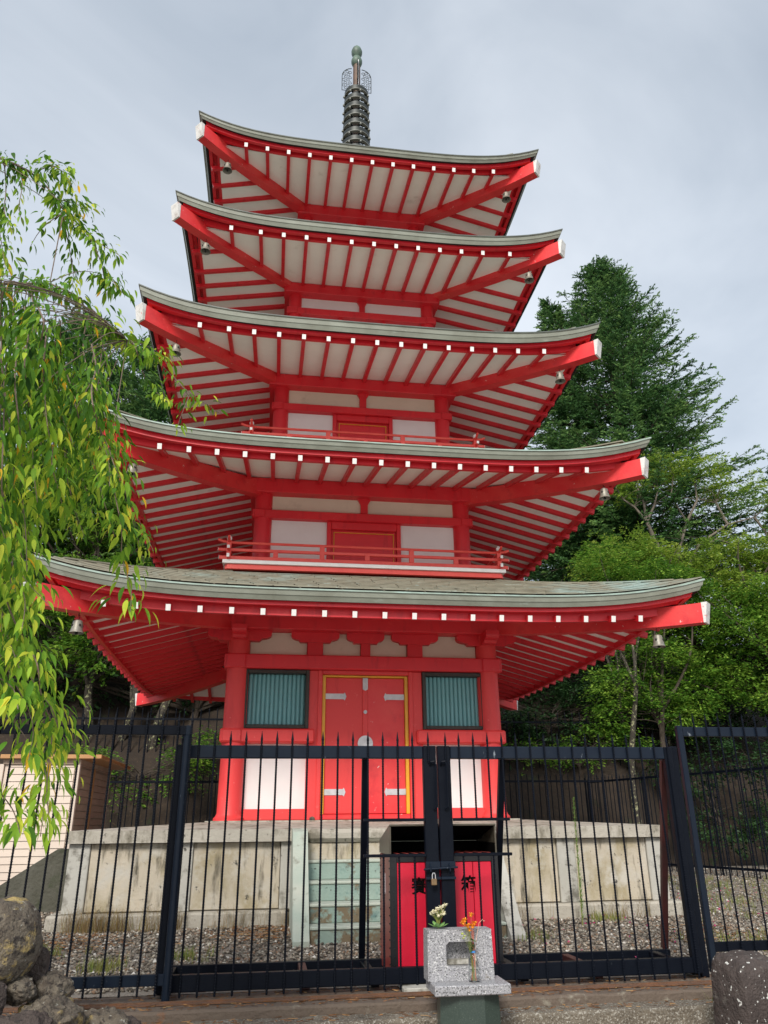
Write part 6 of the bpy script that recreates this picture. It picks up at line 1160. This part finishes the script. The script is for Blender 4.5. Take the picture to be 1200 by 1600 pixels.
tr('mid green tree with layered sprays beside the left end of the lowest roof', (-5.6, 7.6, 3.6), [((-5.8, 7.3, 7.6), (1.5, 1, .8)), ((-4.4, 7.6, 7.0), (1.3, 1, .9)), ((-7.2, 7.2, 6.9), (1.3, 1, .8)), ((-5.6, 7.2, 6.0), (1.2, .9, .5))], 950, 28, .105, L_mid, 82, group=GL, hollow=.35, bark=M_barkl)
tr('shaded dark tree under the left corner of the lowest roof', (-3.4, 8.2, 4.0), [((-3.8, 8.2, 6.0), (1.6, 1, 1)), ((-2.2, 8.4, 5.6), (1.3, .9, .9)), ((-6.2, 8.4, 5.6), (1.5, 1, .9)), ((-8, 8, 5.6), (1.3, 1, 1)), ((.4, 8.6, 5.6), (1.5, .9, .9)), ((2.6, 8.8, 5.8), (1.4, .9, 1))], 900, 26, .11, L_dark, 83, group=GL)
tr('leaning lichen spotted trunk behind the left fence, nearer the shed', (-5.15, 7.45, 3.2), [((-4.7, 7.7, 6.9), (1.1, .8, .6))], 130, 24, .09, L_mid, 84, tr=.13, group=GL, bark=M_barkl, lean=(.3, 0))
tr('leaning lichen spotted trunk behind the left fence, nearer the pagoda', (-4.35, 7.45, 3.2), [((-3.5, 7.8, 7.2), (1.1, .8, .6))], 130, 24, .09, L_mid, 85, tr=.15, group=GL, bark=M_barkl, lean=(.35, 0))
tr('green ground bush trailing over the bank behind the left fence', (-4.4, 6.7, 2.3), [((-4.6, 6.5, 2.9), (1.0, .4, .5)), ((-3.4, 6.5, 3.1), (.8, .4, .5)), ((-5.6, 6.5, 3.3), (.8, .4, .4)), ((-2.5, 6.6, 3.7), (.7, .4, .3))], 330, 26, .075, L_mid, 86, tr=.03, group=GL, name='bush', cat='bush')

# ================================================================== WEEPING CHERRY (trunk outside the frame at left)
chy = thing('weeping_cherry_tree', 'weeping cherry tree whose leafy branches hang down the left side', 'cherry tree', (-6.2, -9.4, .5))
CB = Vector((-6.2, -9.4, .5))
b = MB(); tp = [(-6.2, -9.4, .3), (-6.15, -9.35, 1.6), (-5.9, -9.3, 3.0), (-5.5, -9.2, 4.4)]; b.tube([Vector(p) - CB for p in tp], [.20, .17, .15, .12], 12); b.build('trunk', M_bark, chy, smooth=True)
for e in ((-3.37, -8.64, 5.89), (-3.45, -8.9, 4.6), (-3.6, -9.6, 4.8), (-3.7, -9.9, 3.6), (-4.2, -8.2, 6.2)):
    b = MB(); pp = limb_path(Vector(tp[3]) - CB, Vector(e) - CB, random.Random(int(e[2] * 10)), 7, .10); b.tube(pp, [.09 - .075 * i / 14 for i in range(15)], 7); b.build('branch', M_twig, chy, smooth=True)
b = MB(); rl_ = random.Random(5)
for p0, p1 in LINKS:
    p0, p1 = Vector(p0) - CB, Vector(p1) - CB; sag = (p1 - p0).length; pts = [p0.lerp(p1, i / 7) + Vector((0, 0, .07 * sag * math.sin(PI * i / 7))) for i in range(8)]; b.tube(pts, [.0030 - .0002 * i for i in range(8)], 5)
b.build('spur_twigs', M_twig, chy, kind='stuff')
rc = np.random.default_rng(77); camp = np.array([-1.297, -12.555, 1.986])
lp, ld, ln_, lt, lsz = [], [], [], [], []
for P, lw, dens, brr in STRANDS:
    P = np.array(P); seg = np.linalg.norm(np.diff(P, axis=0), axis=1); cum = np.concatenate([[0], np.cumsum(seg)]); Lt = cum[-1]
    # smooth the strand
    m_ = max(4, int(Lt / .06)); tt = np.linspace(0, Lt, m_ + 1); path = np.stack([np.interp(tt, cum, P[:, k]) for k in range(3)], 1)
    for _ in range(3): path[1:-1] = (path[:-2] + path[1:-1] * 2 + path[2:]) / 4
    b = MB(); b.tube([p - np.array(CB) for p in path], [brr * .8 * (1 - .75 * i / m_) + .0008 for i in range(m_ + 1)], 5); b.build('twig', M_twig, chy, smooth=True)
    n = int(Lt / .0118 * dens)
    for i in range(n):
        s_ = (i + rc.uniform(-.3, .3)) / n * m_; i0 = int(min(max(s_, 0), m_ - 1)); f = s_ - i0; p = path[i0] * (1 - f) + path[i0 + 1] * f; tg = path[i0 + 1] - path[i0]; tg /= np.linalg.norm(tg) + 1e-9
        # short side spurs carry little bunches
        th = rc.uniform(0, 2 * PI); side_ = np.array([math.cos(th), math.sin(th), rc.uniform(-.1, .35)]); spur = rc.uniform(.0, .055) if rc.uniform() < .75 else rc.uniform(.05, .12)
        d = side_ * rc.uniform(.35, 1.05) + np.array([0, 0, -1.]) * rc.uniform(.35, 1.2) + tg * .35; d /= np.linalg.norm(d)
        nrm = np.cross(d, np.array([math.cos(th + 1.57), math.sin(th + 1.57), 0]) + rc.normal(0, .35, 3)); nrm /= np.linalg.norm(nrm) + 1e-9
        lp.append(p + side_ * spur); ld.append(d); ln_.append(nrm); lsz.append(lw * rc.uniform(.042, .073) * min(1, .30 + .24 * abs(p[1] + 12.9)) * (1 if rc.uniform() < .85 else .6)); lt.append(min(.89, max(0, rc.normal(.33 + .30 * max(s_ / m_, 0) ** 1.5, .20))) if rc.uniform() > .018 else 1.0)
lp, ld, ln_, lt, lsz = map(np.array, (lp, ld, ln_, lt, lsz))
# leaf outline: pointed oval with drip tip, folded at the midrib and arching down
prof_u = np.array([0, .10, .28, .50, .72, .88, 1.0]); prof_w = np.array([.03, .62, .98, 1.0, .60, .19, .0]) * .132
def leaf_template():
    V = []; 
    for u, w_ in zip(prof_u, prof_w):
        arch = -.30 * u * u
        V += [(-w_, u, arch + w_ * .35), (0, u, arch), (w_, u, arch + w_ * .35)]
    F = []
    for i in range(len(prof_u) - 1):
        a = 3 * i; F += [(a, a + 1, a + 4, a + 3), (a + 1, a + 2, a + 5, a + 4)]
    return np.array(V), np.array(F)
TV, TF = leaf_template()
dist = np.linalg.norm(lp - camp, axis=1); vis = (lp - camp) @ np.array(FF); rx = ((lp - camp) @ np.array(RR)) / vis; ry = ((lp - camp) @ np.array(UU)) / vis
inview = (np.abs(rx) < .50) & (np.abs(ry) < .66); order = np.argsort(-(lsz / dist) * inview); big = order[:300]; mask = np.ones(len(lp), bool); mask[big] = False
sd3 = np.cross(ln_, ld)
def place(ix):
    R_ = np.stack([sd3[ix], ld[ix], ln_[ix]], 1)                     # rows: local axes
    return np.einsum('nvk,nkj->nvj', TV[None] * lsz[ix][:, None, None], R_) + (lp[ix] - np.array(CB))[:, None, :]
rest = np.where(mask)[0]; V = place(rest); F = (TF[None] + np.arange(len(rest))[:, None, None] * len(TV)).reshape(-1, 4)
obj('foliage', npmesh('foliage', V.reshape(-1, 3), F, L_cherry, np.repeat(lt[rest], len(TV)), smooth=True), chy, kind='stuff')
shades = {}
for i in big:
    key = round(float(lt[i]) * 12) / 12
    if key not in shades: shades[key] = npmesh('leaf', TV, TF, L_cherry, np.full(len(TV), min(key, .89) if key < .96 else 1.0), smooth=True)
    o = obj('leaf', shades[key], chy); M_ = Matrix(((*[float(sd3[i][k] * lsz[i]) for k in (0,)], float(ld[i][0] * lsz[i]), float(ln_[i][0] * lsz[i]), float(lp[i][0] - CB.x)),
        (float(sd3[i][1] * lsz[i]), float(ld[i][1] * lsz[i]), float(ln_[i][1] * lsz[i]), float(lp[i][1] - CB.y)), (float(sd3[i][2] * lsz[i]), float(ld[i][2] * lsz[i]), float(ln_[i][2] * lsz[i]), float(lp[i][2] - CB.z)), (0, 0, 0, 1)))
    o.matrix_local = M_
print('leaves', len(lp), 'tris', sum(len(m.loops) - 2 * len(m.polygons) for m in bpy.data.meshes))
